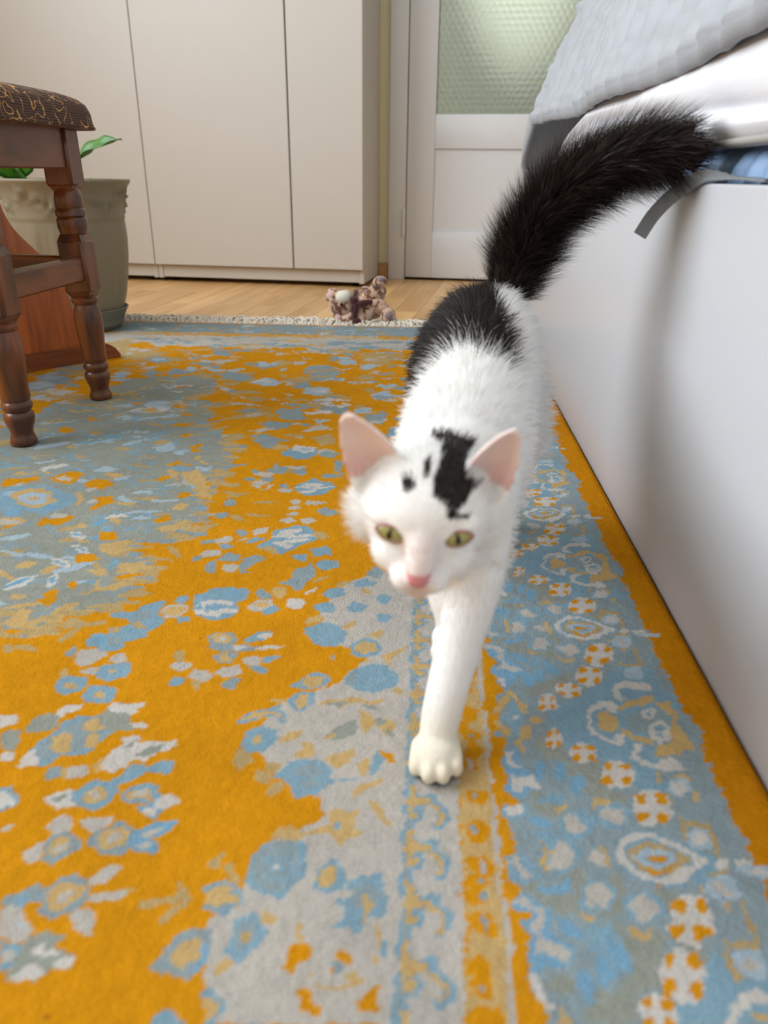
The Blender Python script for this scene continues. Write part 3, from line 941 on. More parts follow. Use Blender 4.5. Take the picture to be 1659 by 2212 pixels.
# floor: slab and the planks where the photograph shows bare wood
floor = roomobj(struct(box_obj('floor', XL, XR, YB, YF + 1.8, -0.06, -0.006, M_floorw)))
pm = {}
random.seed(3)
x = -2.11
row = 0
while x < 0.42:
    y = 1.55 + (row * 0.23) % 0.46
    y0 = 1.45
    cuts = [y0]
    while y < YF - 0.08:
        cuts.append(y); y += 0.46
    cuts.append(YF + 0.01)
    for a, b in zip(cuts[:-1], cuts[1:]):
        L_ = round(b - a, 3)
        if L_ not in pm:
            bm = bmesh.new()
            bx(bm, 0.0004, 0.0696, 0.0005, L_ - 0.0005, -0.012, 0.0, 0.0007)
            pk = from_bm('plank', bm, M_floorw, floor)
            pm[L_] = pk.data
        else:
            pk = link(bpy.data.objects.new('plank', pm[L_]), floor)
        pk.location = (x, a, 0.0)
    x += 0.07
    row += 1

def wall(name, boxes, m=M_wall):
    bm = bmesh.new()
    for b in boxes: bx(bm, *b)
    return roomobj(struct(from_bm(name, bm, m)))
DX0, DX1 = -0.504, 0.395        # door frame outer
wall('wall_far', [(XL, DX0 + 0.004, YF, YF + 0.12, -0.01, ZC), (DX1 - 0.004, XR, YF, YF + 0.12, -0.01, ZC), (DX0, DX1, YF, YF + 0.12, 2.08, ZC)])
WY0, WY1, WZ0, WZ1 = -0.72, 1.60, 0.92, 2.44
wall('wall_left', [(XL - 0.2, XL, YB, WY0, -0.01, ZC), (XL - 0.2, XL, WY1, YF, -0.01, ZC), (XL - 0.2, XL, WY0, WY1, -0.01, WZ0), (XL - 0.2, XL, WY0, WY1, WZ1, ZC)], M_wall2)
wall('wall_right', [(XR, XR + 0.1, YB, YF, -0.01, ZC)], M_wall2)
wall('wall_back', [(XL, XR, YB - 0.1, YB, -0.01, ZC)], M_wall2)
roomobj(struct(box_obj('ceiling', XL - 0.1, XR + 0.1, YB - 0.2, YF + 1.9, ZC, ZC + 0.1, M_ceil)))
wf = thing('window_1', None, None, (0, 0, 0), ROOM, kind='structure')
for a_, b_ in ((WY0, WY0 + 0.06), (WY1 - 0.06, WY1), ((WY0 + WY1) / 2 - 0.04, (WY0 + WY1) / 2 + 0.04)):
    box_obj('frame_bar', XL - 0.16, XL - 0.1, a_, b_, WZ0, WZ1, M_gloss, wf, 0.004)
for z in (WZ0, WZ1 - 0.06):
    box_obj('frame_bar', XL - 0.158, XL - 0.102, WY0 + 0.06, WY1 - 0.06, z, z + 0.06, M_gloss, wf, 0.004)
box_obj('window_sill', XL - 0.16, XL + 0.06, WY0 - 0.05, WY1 + 0.05, WZ0 - 0.03, WZ0, M_gloss, wf, 0.006)
roomobj(struct(box_obj('baseboard_far', -0.545 + 0.001, DX0 - 0.001, YF - 0.014, YF, 0.0, 0.058, M_basew, None, 0.003)))
roomobj(struct(box_obj('baseboard_left', XL, XL + 0.014, YB, 2.2, 0.0, 0.058, M_basew, None, 0.003)))
# hall behind the glazed door
wall('wall_hall', [(XL, XR, YF + 1.7, YF + 1.8, -0.01, ZC), (-1.4, -1.3, YF + 0.12, YF + 1.7, -0.01, ZC), (1.1, 1.2, YF + 0.12, YF + 1.7, -0.01, ZC)], M_hall)

# door with frame, panels and honeycomb glass
dr = thing('door_1', None, None, (0, 0, 0), ROOM, kind='structure')
dr['label'] = 'white painted door with honeycomb glass pane and recessed lower panel'
def dpart(nm, x0, x1, y0, y1, z0, z1, m=M_gloss, bev=0.003, par=None, seg=2):
    return box_obj(nm, x0, x1, y0, y1, z0, z1, m, par or dr, bev, seg)
dpart('frame_post', DX0, -0.4425, YF - 0.022, YF + 0.1, 0.0, 2.08)
dpart('frame_post', 0.335, DX1, YF - 0.022, YF + 0.1, 0.0, 2.08)
dpart('frame_head', -0.4425, 0.335, YF - 0.022, YF + 0.1, 2.02, 2.08)
yl0, yl1 = YF - 0.014, YF + 0.026
lf = dpart('leaf_stile', -0.4395, -0.341, yl0, yl1, 0.009, 2.015)
dpart('leaf_stile', 0.233, 0.332, yl0, yl1, 0.009, 2.015)
dpart('leaf_rail', -0.3411, 0.2331, yl0, yl1, 0.009, 0.172, bev=0.002)
dpart('leaf_rail', -0.3411, 0.2331, yl0, yl1, 0.451, 0.5605, bev=0.002)
dpart('leaf_rail', -0.3411, 0.2331, yl0, yl1, 1.9, 2.015, bev=0.002)
dpart('lower_panel', -0.3415, 0.2335, yl0 + 0.009, yl1 - 0.008, 0.1715, 0.4515, bev=0.0)
dpart('gap_shade_strip', -0.4425, 0.335, yl0 + 0.012, yl1 + 0.03, 0.0, 0.0085, M_dark, 0.0)  # dark strip added as the shade under the leaf, keeps hall light out
# painted-over barrel hinge
bm = bmesh.new()
lathe(bm, [(0.001, 0.150), (0.0055, 0.154), (0.0065, 0.165), (0.0065, 0.198), (0.0055, 0.200), (0.0065, 0.202), (0.0065, 0.238), (0.0055, 0.249), (0.001, 0.253)], 12, Matrix.Translation((-0.447, YF - 0.026, 0)))
from_bm('hinge', bm, M_gloss, dr, 40)
# honeycomb glass: every cell is a small lens on the face of the pane
M_glass = mat('honeycomb_glass', lin(238, 243, 238), 0.34, 0.5)
bg = M_glass.node_tree.nodes['Principled BSDF']
bg.inputs['Transmission Weight'].default_value = 1.0
bg.inputs['IOR'].default_value = 1.42
gx0, gx1, gz0, gz1 = -0.3405, 0.2325, 0.560, 1.9
def glass_face():
    step = 0.0042
    nx = int((gx1 - gx0) / step); nz = int(0.46 / step)
    xs = np.linspace(gx0, gx1, nx + 1); zs = np.concatenate([np.linspace(gz0, gz0 + 0.46, nz + 1), np.linspace(gz0 + 0.46, gz1, 150)[1:]])
    XX, ZZ = np.meshgrid(xs, zs)
    a = 0.0215
    # distance to the nearest hexagon centre (two interleaved lattices)
    def near(ox, oz):
        u = (XX - ox + a / 2) % a - a / 2
        w = (ZZ - oz + a * math.sqrt(3) / 2) % (a * math.sqrt(3)) - a * math.sqrt(3) / 2
        return u * u + w * w
    d2 = np.minimum(near(0, 0), near(a / 2, a * math.sqrt(3) / 2))
    h = np.clip(1 - d2 / (a * 0.56) ** 2, 0, 1) * 0.0026
    YY = YF + 0.004 - h
    n, m_ = XX.shape
    V = np.stack([XX, YY, ZZ], -1).reshape(-1, 3)
    idx = np.arange(n * m_).reshape(n, m_)
    F = np.stack([idx[:-1, :-1], idx[:-1, 1:], idx[1:, 1:], idx[1:, :-1]], -1).reshape(-1, 4).tolist()
    # flat back and rim
    base = len(V)
    V = np.vstack([V, [[gx0, YF + 0.009, gz0], [gx1, YF + 0.009, gz0], [gx1, YF + 0.009, gz1], [gx0, YF + 0.009, gz1]]])
    F.append([base + 3, base + 2, base + 1, base])
    F.append(idx[0, ::-1].tolist() + [base, base + 1]); F.append(idx[-1, :].tolist() + [base + 2, base + 3])
    F.append(idx[:, 0].tolist() + [base + 3, base]); F.append(idx[::-1, -1].tolist() + [base + 1, base + 2])
    o = from_py('glass_pane', V, F, M_glass, dr)
    o['label'] = 'pale green honeycomb textured glass pane'
glass_face()

# wardrobes
def wardrobe(label, x0, x1, doors):
    t = thing('wardrobe', label, 'wardrobe', rm((x0 + x1) / 2, 2.85), ROOM, group=None)
    cx = (x0 + x1) / 2; oy = 2.85
    P = lambda nm, a, b, c, d, e, f, m=M_white, bev=0.0012: box_obj(nm, a - cx, b - cx, c - oy, d - oy, e, f, m, t, bev)
    yf = 2.706
    P('side_panel', x0 + 0.0005, x0 + 0.018, yf + 0.004, YF - 0.004, 0.0125, 2.36)
    P('side_panel', x1 - 0.018, x1 - 0.0005, yf + 0.004, YF - 0.004, 0.0125, 2.36)
    P('top_panel', x0 + 0.018, x1 - 0.018, yf + 0.02, YF - 0.004, 2.342, 2.36)
    P('bottom_panel', x0 + 0.018, x1 - 0.018, yf + 0.02, YF - 0.004, 0.05, 0.066)
    P('back_panel', x0 + 0.018, x1 - 0.018, YF - 0.012, YF - 0.005, 0.02, 2.34)
    P('plinth', x0 + 0.0185, x1 - 0.0185, yf + 0.007, yf + 0.022, 0.0165, 0.058)
    for fx in (x0 + 0.04, x1 - 0.04):
        for fy in (yf + 0.06, YF - 0.05):
            bm = bmesh.new(); lathe(bm, [(0.014, 0.0), (0.014, 0.008), (0.01, 0.0125), (0.01, 0.05)], 10, Matrix.Translation((fx - cx, fy - oy, 0)))
            from_bm('foot', bm, M_dark, t)
    for a, b in doors:
        P('door', a, b, yf - 0.016, yf + 0.002, 0.061, 2.35)
    return t
wardrobe('white wardrobe with a wide and a narrow door, next to the glazed door', -1.3105, -0.5435, [(-1.3095, -0.7945), (-0.7895, -0.5445)])
wardrobe('white wardrobe further from the glazed door, mostly behind stool and plant pot', -2.112, -1.3115, [(-2.1110, -1.8130), (-1.8100, -1.3125)])

# ------------------------------------------------------------------ stool with turned legs
M_walnut = wood_mat('dark_walnut', lin(122, 66, 30), lin(72, 37, 17), 0.32, (6, 6, 1.2), 7.0, 0.22)
def seat_material():
    m = bpy.data.materials.new('brown_embroidered_rib'); m.use_nodes = True
    N = m.node_tree.nodes; L = m.node_tree.links; b = N['Principled BSDF']
    tc = N.new('ShaderNodeTexCoord')
    wv = N.new('ShaderNodeTexWave'); wv.bands_direction = 'Z'
    wv.inputs['Scale'].default_value = 95; wv.inputs['Distortion'].default_value = 0.6
    L.new(tc.outputs['Object'], wv.inputs['Vector'])
    base = N.new('ShaderNodeMix'); base.data_type = 'RGBA'
    base.inputs['A'].default_value = lin(46, 28, 22); base.inputs['B'].default_value = lin(92, 60, 46)
    L.new(wv.outputs['Fac'], base.inputs['Factor'])
    nz = N.new('ShaderNodeTexNoise'); nz.inputs['Scale'].default_value = 34; nz.inputs['Detail'].default_value = 0.4; nz.inputs['Distortion'].default_value = 1.6
    L.new(tc.outputs['Object'], nz.inputs['Vector'])
    sb = N.new('ShaderNodeMath'); sb.operation = 'SUBTRACT'; sb.inputs[1].default_value = 0.5
    ab = N.new('ShaderNodeMath'); ab.operation = 'ABSOLUTE'
    L.new(nz.outputs['Fac'], sb.inputs[0]); L.new(sb.outputs[0], ab.inputs[0])
    mr = N.new('ShaderNodeMapRange'); mr.inputs['From Min'].default_value = 0.016; mr.inputs['From Max'].default_value = 0.028
    mr.inputs['To Min'].default_value = 1; mr.inputs['To Max'].default_value = 0
    L.new(ab.outputs[0], mr.inputs['Value'])
    n2 = N.new('ShaderNodeTexNoise'); n2.inputs['Scale'].default_value = 30; n2.inputs['Detail'].default_value = 1
    L.new(tc.outputs['Object'], n2.inputs['Vector'])
    m2 = N.new('ShaderNodeMapRange'); m2.inputs['From Min'].default_value = 0.36; m2.inputs['From Max'].default_value = 0.42
    L.new(n2.outputs['Fac'], m2.inputs['Value'])
    mu = N.new('ShaderNodeMath'); mu.operation = 'MULTIPLY'
    L.new(mr.outputs[0], mu.inputs[0]); L.new(m2.outputs[0], mu.inputs[1])
    fin = N.new('ShaderNodeMix'); fin.data_type = 'RGBA'; fin.inputs['B'].default_value = lin(196, 150, 90)
    L.new(base.outputs['Result'], fin.inputs['A']); L.new(mu.outputs[0], fin.inputs['Factor'])
    L.new(fin.outputs['Result'], b.inputs['Base Color'])
    b.inputs['Roughness'].default_value = 0.8
    bp = N.new('ShaderNodeBump'); bp.inputs['Strength'].default_value = 0.5; bp.inputs['Distance'].default_value = 0.0015
    L.new(wv.outputs['Fac'], bp.inputs['Height']); L.new(bp.outputs[0], b.inputs['Normal'])
    return m
M_walnut_y = wood_mat('dark_walnut_rail', lin(118, 64, 30), lin(78, 40, 19), 0.32, (6, 1.2, 6), 7.0, 0.22)
M_walnut_x = wood_mat('dark_walnut_cross_rail', lin(118, 64, 30), lin(78, 40, 19), 0.32, (1.2, 6, 6), 7.0, 0.22)
M_seat = seat_material()
SX, SY = -0.700, 1.122
stool = thing('footstool', 'dark wooden stool with turned legs and brown embroidered seat', 'stool', (SX, SY, 0.0099), R(-3.0))
ZL = 0.0
def leg_mesh():
    bm = bmesh.new()
    s = 0.0215
    bx(bm, -s, s, -s, s, 0.334, 0.414, 0.0035)
    bx(bm, -s, s, -s, s, 0.176, 0.258, 0.0045)
    # chamfered shoulders of the square blocks
    for (z0, z1, w0, w1) in ((0.327, 0.338, 0.014, s - 0.0012), (0.254, 0.2655, s - 0.0012, 0.016), (0.169, 0.180, 0.014, s - 0.0012)):
        vs = [bm.verts.new((sx * w, sy * w, z)) for z, w in ((z0, w0), (z1, w1)) for sx, sy in ((-1, -1), (1, -1), (1, 1), (-1, 1))]
        for k in range(4): bm.faces.new((vs[k], vs[(k + 1) % 4], vs[4 + (k + 1) % 4], vs[4 + k]))
    lathe(bm, [(0.0135, 0.262), (0.0200, 0.266), (0.0225, 0.275), (0.0228, 0.286), (0.0222, 0.2885), (0.0205, 0.290), (0.0226, 0.2925), (0.0226, 0.300), (0.0203, 0.303), (0.0214, 0.306), (0.0208, 0.320), (0.0185, 0.328), (0.015, 0.333), (0.014, 0.336)], 24)
    lathe(bm, [(0.0150, 0.0), (0.0176, 0.0015), (0.0184, 0.006), (0.0168, 0.011), (0.0150, 0.017), (0.0158, 0.023), (0.0188, 0.031), (0.0207, 0.039), (0.0200, 0.0455), (0.0172, 0.0485), (0.0178, 0.050), (0.0203, 0.054), (0.0205, 0.058), (0.0188, 0.0615), (0.0178, 0.063), (0.0190, 0.066), (0.0196, 0.070),
               (0.0190, 0.078), (0.0196, 0.090), (0.0212, 0.108), (0.0224, 0.124), (0.0222, 0.138), (0.0204, 0.149), (0.0178, 0.156), (0.0172, 0.158), (0.0198, 0.160), (0.0212, 0.164), (0.0206, 0.168), (0.016, 0.171), (0.014, 0.174)], 24)
    me = bpy.data.meshes.new('leg'); bm.normal_update(); bm.to_mesh(me); bm.free()
    for p in me.polygons: p.use_smooth = True
    me.set_sharp_from_angle(angle=R(38))
    me.materials.append(M_walnut)
    return me
lm = leg_mesh()
LX, LY = 0.140, 0.1215
for sx in (1, -1):
    for sy in (-1, 1):
        o = link(bpy.data.objects.new('leg', lm), stool)
        o.location = (sx * LX, sy * LY, 0)
        o.rotation_euler = (R(sy * 0.8), R(-sx * 0.8), 0)
for s in (1, -1):
    box_obj('apron', s * LX - 0.011, s * LX + 0.011, -LY + 0.0205, LY - 0.0205, 0.358, 0.414, M_walnut_y, stool, 0.002)
    box_obj('apron', -LX + 0.0205, LX - 0.0205, s * LY - 0.011, s * LY + 0.011, 0.358, 0.414, M_walnut_x, stool, 0.002)
    box_obj('stretcher', s * (LX + .002) - 0.009, s * (LX + .002) + 0.011, -LY + 0.018, LY - 0.018, 0.196, 0.232, M_walnut_y, stool, 0.003)
    box_obj('stretcher', -LX + 0.018, LX - 0.018, s * (LY + .002) - 0.010, s * (LY + .002) + 0.010, 0.196, 0.232, M_walnut_x, stool, 0.003)
def cushion():
    hx, hy = 0.1875, 0.170
    prof = [(0.0, -0.002), (0.002, 0.0), (0.0, 0.006), (-0.0015, 0.018), (-0.006, 0.029), (-0.016, 0.037), (-0.035, 0.043), (-0.07, 0.049), (-0.12, 0.053), (-0.1699, 0.054)]
    n = 72; V = []; F = []
    def ringpt(i, off):
        a = 2 * math.pi * i / n
        c, s = math.cos(a), math.sin(a)
        e = 0.28
        return (math.copysign(abs(c) ** e, c) * (hx + off), math.copysign(abs(s) ** e, s) * (hy + off))
    for off, z in prof:
        for i in range(n):
            x, y = ringpt(i, off)
            V.append((x, y, 0.414 + z + 0.0012 * math.sin(i * 2.3) * (z > 0.01)))
    for k in range(len(prof) - 1):
        for i in range(n):
            F.append((k * n + i, k * n + (i + 1) % n, (k + 1) * n + (i + 1) % n, (k + 1) * n + i))
    F.append(tuple(reversed(range(n)))); F.append(tuple(range((len(prof) - 1) * n, len(prof) * n)))
    o = from_py('seat_cushion', V, F, M_seat, stool)
    o['label'] = 'brown ribbed seat cover with beige curled embroidery'
    # frayed piping along the lower edge
    bm = bmesh.new()
    pts = [ringpt(i, 0.001) + (0.4135,) for i in range(n)] + [ringpt(0, 0.001) + (0.4135,)]
    tube(bm, pts, 0.0022, 6)
    from_bm('edge_piping', bm, M_seat, stool, True)
cushion()

# ------------------------------------------------------------------ reddish oak end panel behind the stool
M_oak = wood_mat('reddish_oak', lin(196, 104, 38), lin(150, 74, 24), 0.4, (14, 14, 1.1), 5.0, 0.2)
A = Vector((-0.771, 1.393, 0)); B = Vector((-0.637, 1.556, 0))
ang = math.atan2(B.y - A.y, B.x - A.x)
tr = thing('table_trestle', 'reddish oak trestle end with curved panel and tapered foot behind the stool', 'trestle', (A.x, A.y, 0.01), ang)
right = spline([(0.016, 0.62), (0.014, 0.40), (0.014, 0.34), (0.018, 0.295), (0.033, 0.258), (0.068, 0.217), (0.095, 0.185), (0.112, 0.140), (0.121, 0.09), (0.124, 0.03)], 40)
cxp = -0.06
left = [(2 * cxp - p[0], p[1]) for p in right][::-1]
poly = [tuple(p) for p in right] + left
bm = bmesh.new()
vf = [bm.verts.new((p[0], 0.004, p[1])) for p in poly]
fc = bm.faces.new(vf)
ex = bmesh.ops.extrude_face_region(bm, geom=[fc])
for v in ex['geom']:
    if isinstance(v, bmesh.types.BMVert): v.co.y += 0.024
bmesh.ops.recalc_face_normals(bm, faces=bm.faces)
from_bm('curved_panel', bm, M_oak, tr)
ft = [(0.2055, 0.0), (0.206, 0.006), (0.196, 0.021), (0.181, 0.031), (0.160, 0.034)]
poly = ft + [(2 * cxp - p[0], p[1]) for p in ft][::-1]
bm = bmesh.new()
fc = bm.faces.new([bm.verts.new((p[0], 0.0, p[1])) for p in poly])
ex = bmesh.ops.extrude_face_region(bm, geom=[fc])
for v in ex['geom']:
    if isinstance(v, bmesh.types.BMVert): v.co.y += 0.034
bmesh.ops.recalc_face_normals(bm, faces=bm.faces)
M_oakf = wood_mat('reddish_oak_foot', lin(150, 80, 40), lin(112, 54, 26), 0.35, (1.1, 14, 14), 5.0, 0.3)
from_bm('foot', bm, M_oakf, tr)

# ------------------------------------------------------------------ plant pot on saucer
M_pot = mat('grey_green_plastic', lin(134, 126, 104), 0.5, 0.4, bump=0.05, bump_scale=300)
M_saucer = mat('dark_grey_plastic', lin(112, 112, 102), 0.45, 0.4, bump=0.04, bump_scale=300)
M_soil = mat('potting_soil', lin(60, 44, 32), 0.95, 0.1, noise_amt=0.6, noise_scale=90, bump=1.0, bump_scale=160)
PX, PY = -0.855, 1.865
sau = None
pot = thing('plant_pot', 'grey green plastic plant pot with relief garland under the rim', 'plant pot', (PX, PY, 0.0222))
def pot_body():
    prof = [(0.088, 0.0), (0.094, 0.004), (0.101, 0.03), (0.111, 0.07), (0.120, 0.115), (0.1255, 0.16), (0.128, 0.20), (0.1285, 0.236), (0.1285, 0.240), (0.1300, 0.243), (0.1302, 0.262), (0.1325, 0.280), (0.1375, 0.298), (0.1455, 0.314), (0.1500, 0.320), (0.1515, 0.323), (0.1505, 0.327), (0.1465, 0.327), (0.142, 0.318), (0.130, 0.30), (0.1255, 0.262), (0.1235, 0.20), (0.116, 0.115), (0.097, 0.02)]
    n = 128; V = []; F = []
    nz_ = 0
    fine = []
    for (r0, z0), (r1, z1) in zip(prof[:-1], prof[1:]):
        k = max(1, int(abs(z1 - z0) / 0.006) if 0.24 < z0 < 0.32 and len(fine) < 90 else 1)
        for j in range(k): fine.append((r0 + (r1 - r0) * j / k, z0 + (z1 - z0) * j / k))
    fine.append(prof[-1])
    top = max(range(len(fine)), key=lambda i: fine[i][1])
    for k, (r, z) in enumerate(fine):
        for i in range(n):
            a = 2 * math.pi * i / n
            rr = r
            if k < top:
                if 0.02 < z < 0.232:      # fluted panels
                    w = math.cos(a * 14)
                    e = min(1, (z - 0.02) / 0.03) * min(1, max(0, (0.232 - z) / 0.02 + 0.15 * w))
                    rr += 0.0030 * max(-0.4, min(0.8, w * 2.2)) * e
                elif 0.252 < z < 0.312:   # garland relief
                    g = noise.noise(Vector((a * 13, z * 95, 3.1))) + 0.6 * noise.noise(Vector((a * 30, z * 200, 7.7)))
                    sw = 0.285 + 0.014 * math.cos(a * 7)
                    e = max(0, 1 - abs(z - sw) / 0.026)
                    rr += max(0, g + 0.12) * 0.017 * e
            V.append((rr * math.cos(a), rr * math.sin(a), z))
    m_ = len(fine)
    for k in range(m_ - 1):
        for i in range(n):
            F.append((k * n + i, k * n + (i + 1) % n, (k + 1) * n + (i + 1) % n, (k + 1) * n + i))
    F.append(tuple(reversed(range(n)))); F.append(tuple(range((m_ - 1) * n, m_ * n)))
    from_py('pot_body', V, F, M_pot, pot)
pot_body()
bm = bmesh.new()
lathe(bm, [(0.122, 0.255), (0.123, 0.266), (0.08, 0.272), (0.02, 0.275)], 40)
from_bm('soil', bm, M_soil, pot, True)
sau = thing('saucer', 'dark grey saucer with flared rim under the plant pot', 'saucer', (PX, PY, 0.0102))
bm = bmesh.new()
lathe(bm, [(0.088, 0.0), (0.090, 0.002), (0.100, 0.024), (0.107, 0.040), (0.112, 0.0475), (0.114, 0.050), (0.112, 0.0515), (0.108, 0.048), (0.101, 0.034), (0.098, 0.0118), (0.05, 0.0115)], 64)
for v in bm.verts:
    a = math.atan2(v.co.y, v.co.x); r = math.hypot(v.co.x, v.co.y)
    if 0.002 < v.co.z < 0.05 and r > 0.0895:
        k = 1 + 0.012 * math.cos(a * 32) * min(1, (0.05 - v.co.z) / 0.02); v.co.x *= k; v.co.y *= k
from_bm('dish', bm, M_saucer, sau, 50)

M_leaf = mat('leaf_green', lin(74, 122, 52), 0.4, 0.5, noise_amt=0.5, noise_scale=40, bump=0.2, bump_scale=60, color2=lin(50, 92, 40))
M_leaf2 = mat('leaf_bright_green', lin(86, 160, 46), 0.4, 0.5, noise_amt=0.4, noise_scale=30, bump=0.2, bump_scale=60, color2=lin(64, 134, 34))
M_stem = mat('stem_green', lin(96, 150, 60), 0.5, 0.4, noise_amt=0.3)
plant = thing('potted_plant', 'leafy green plant growing in the grey green pot', 'plant', (PX, PY, 0.2925))
def leaf(base, tip, up, width, m, heart=0.25, droop=0.012, name='leaf', fold=0.35):
    base, tip, up = Vector(base), Vector(tip), Vector(up).normalized()
    ax = (tip - base); Ln = ax.length; ax.normalize()
    sd = ax.cross(up).normalized(); nn = sd.cross(ax)
    nu, nv = 16, 8
    V = []; F = []
    for i in range(nu + 1):
        u = i / nu
        w = width * (math.sin(math.pi * min(1, u ** 0.62)) ** 0.85 if 0 < u < 1 else 0.02)
        for j in range(-nv // 2, nv // 2 + 1):
            v = j / (nv / 2)
            back = -heart * Ln * abs(v) * max(0, 1 - u * 3)
            p = base + ax * (u * Ln + back) + sd * (v * w) + nn * (fold * abs(v) * w - droop * 4 * (u - 0.5) ** 2 + 0.003 * math.sin(u * 14 + v * 2))
            V.append(p)
    k = nv + 1
    for i in range(nu):
        for j in range(nv):
            F.append((i * k + j, i * k + j + 1, (i + 1) * k + j + 1, (i + 1) * k + j))
    o = from_py(name, V, F, m, plant)
    sm = o.modifiers.new('thick', 'SOLIDIFY'); sm.thickness = 0.0008
    return o
def stem(pts, r=0.0035):
    bm = bmesh.new(); tube(bm, spline(pts, 12), r, 8); from_bm('stem', bm, M_stem, plant, True)
def PL(x, y, z): return (x - PX, y - PY, z - 0.2925)
leaf(PL(-0.790, 1.80, 0.388), PL(-0.672, 1.77, 0.436), (0.25, -0.5, 0.9), 0.030, M_leaf, 0.1, 0.010)
stem([PL(-0.81, 1.85, 0.293), PL(-0.800, 1.83, 0.345), PL(-0.790, 1.80, 0.388)], 0.0028)
leaf(PL(-0.925, 1.80, 0.372), PL(-0.945, 1.77, 0.470), (0.1, -0.9, 0.4), 0.052, M_leaf2, 0.28, 0.012)
stem([PL(-0.90, 1.85, 0.293), PL(-0.912, 1.82, 0.34), PL(-0.925, 1.80, 0.372)], 0.004)
leaf(PL(-0.86, 1.93, 0.40), PL(-0.93, 1.99, 0.46), (-0.4, 0.1, 0.9), 0.035, M_leaf2, 0.2)
stem([PL(-0.86, 1.87, 0.293), PL(-0.862, 1.90, 0.35), PL(-0.86, 1.93, 0.40)], 0.003)
leaf(PL(-0.80, 1.86, 0.325), PL(-0.755, 1.80, 0.352), (0.1, -0.1, 1), 0.010, M_leaf, 0.1, 0.004)
stem([PL(-0.83, 1.88, 0.293), PL(-0.815, 1.87, 0.31), PL(-0.80, 1.86, 0.325)], 0.002)

# ------------------------------------------------------------------ bed
BX, BY0, BY1 = 0.228, -1.05, 1.87
bed = thing('bed', 'white storage bed with plain side panels on the right', 'bed', (0.70, 0.40, 0.0))
def BP(nm, x0, x1, y0, y1, z0, z1, m=M_white2, bev=0.0025):
    return box_obj(nm, x0 - 0.70, x1 - 0.70, y0 - 0.40, y1 - 0.40, z0, z1, m, bed, bev, 3)
BP('side_panel', BX, BX + 0.018, BY0, BY1, 0.0015, 0.36)
BP('side_panel', 1.132, 1.15, BY0, BY1, 0.0015, 0.36)
BP('foot_panel', BX + 0.0185, 1.1315, BY1 - 0.018, BY1, 0.0015, 0.36)
BP('head_panel', BX + 0.0185, 1.1315, BY0, BY0 + 0.018, 0.0015, 0.36)
BP('base_board', BX + 0.0185, 1.1315, BY0 + 0.0185, BY1 - 0.0185, 0.20, 0.216)
for (fx, fy) in ((0.30, -0.9), (1.08, -0.9), (0.30, 1.74), (1.08, 1.74)):
    bm = bmesh.new(); lathe(bm, [(0.02, 0.0), (0.02, 0.2)], 12, Matrix.Translation((fx - 0.70, fy - 0.40, 0)))
    from_bm('foot', bm, M_dark, bed)

def grid_mesh(name, P, m, parent=None, thick=0.0, closed_u=False):
    P = np.asarray(P, float)
    n, k = P.shape[:2]
    idx = np.arange(n * k).reshape(n, k)
    F = np.stack([idx[:-1, :-1], idx[1:, :-1], idx[1:, 1:], idx[:-1, 1:]], -1).reshape(-1, 4).tolist()
    if closed_u:
        F += np.stack([idx[:-1, -1], idx[1:, -1], idx[1:, 0], idx[:-1, 0]], -1).reshape(-1, 4).tolist()
        F.append(idx[0].tolist()); F.append(idx[-1][::-1].tolist())
    o = from_py(name, P.reshape(-1, 3), F, m, parent)
    if thick:
        s = o.modifiers.new('thick', 'SOLIDIFY'); s.thickness = thick; s.offset = 0
    return o
# blue ticking mattress: its side stands in soft vertical ribs
M_tick = mat('blue_satin_ticking', lin(132, 160, 196), 0.35, 0.5, bump=0.25, bump_scale=900, stretch=(1, 3, 0.3), noise_amt=0.25, noise_scale=8, color2=lin(158, 184, 214))
mt = thing('mattress', 'blue satin ticking mattress showing above the white bed side', 'mattress', (0.70, 0.40, 0.2165))
ys = np.arange(BY0 + 0.03, BY1 - 0.03, 0.004)
rows = []
for z in np.linspace(0.2170, 0.3885, 12):
    e = 1 - ((z - 0.303) / 0.0858) ** 8
    rib = np.abs(np.sin((ys + (z - 0.3) * 0.35) * math.pi / 0.036))
    xx = 0.2655 - (0.006 + 0.011 * rib) * max(e, 0)
    rows.append(np.stack([xx - 0.70, ys - 0.40, np.full_like(ys, z - 0.2165)], -1))
rows.append(np.stack([np.full_like(ys, 0.30 - 0.70), ys - 0.40, np.full_like(ys, 0.3887 - 0.2165)], -1))
rows.append(np.stack([np.full_like(ys, 1.11 - 0.70), ys - 0.40, np.full_like(ys, 0.3887 - 0.2165)], -1))
rows.append(np.stack([np.full_like(ys, 1.12 - 0.70), ys - 0.40, np.full_like(ys, 0.2170 - 0.2165)], -1))
grid_mesh('ticking', np.array(rows).transpose(1, 0, 2), M_tick, mt, closed_u=True)
M_band = mat('grey_edge_tape', lin(168, 166, 160), 0.6, 0.3, bump=0.3, bump_scale=700)
bm = bmesh.new()
tube(bm, [(0.252 - 0.70 + 0.002 * math.sin(y * 9), y - 0.40, 0.3925 - 0.2165 + 0.0012 * math.sin(y * 6)) for y in np.arange(BY0 + 0.03, BY1 - 0.05, 0.02)], [(0.008, 0.0042)] * len(np.arange(BY0 + 0.03, BY1 - 0.05, 0.02)), 10)
from_bm('edge_tape', bm, M_band, mt, True)

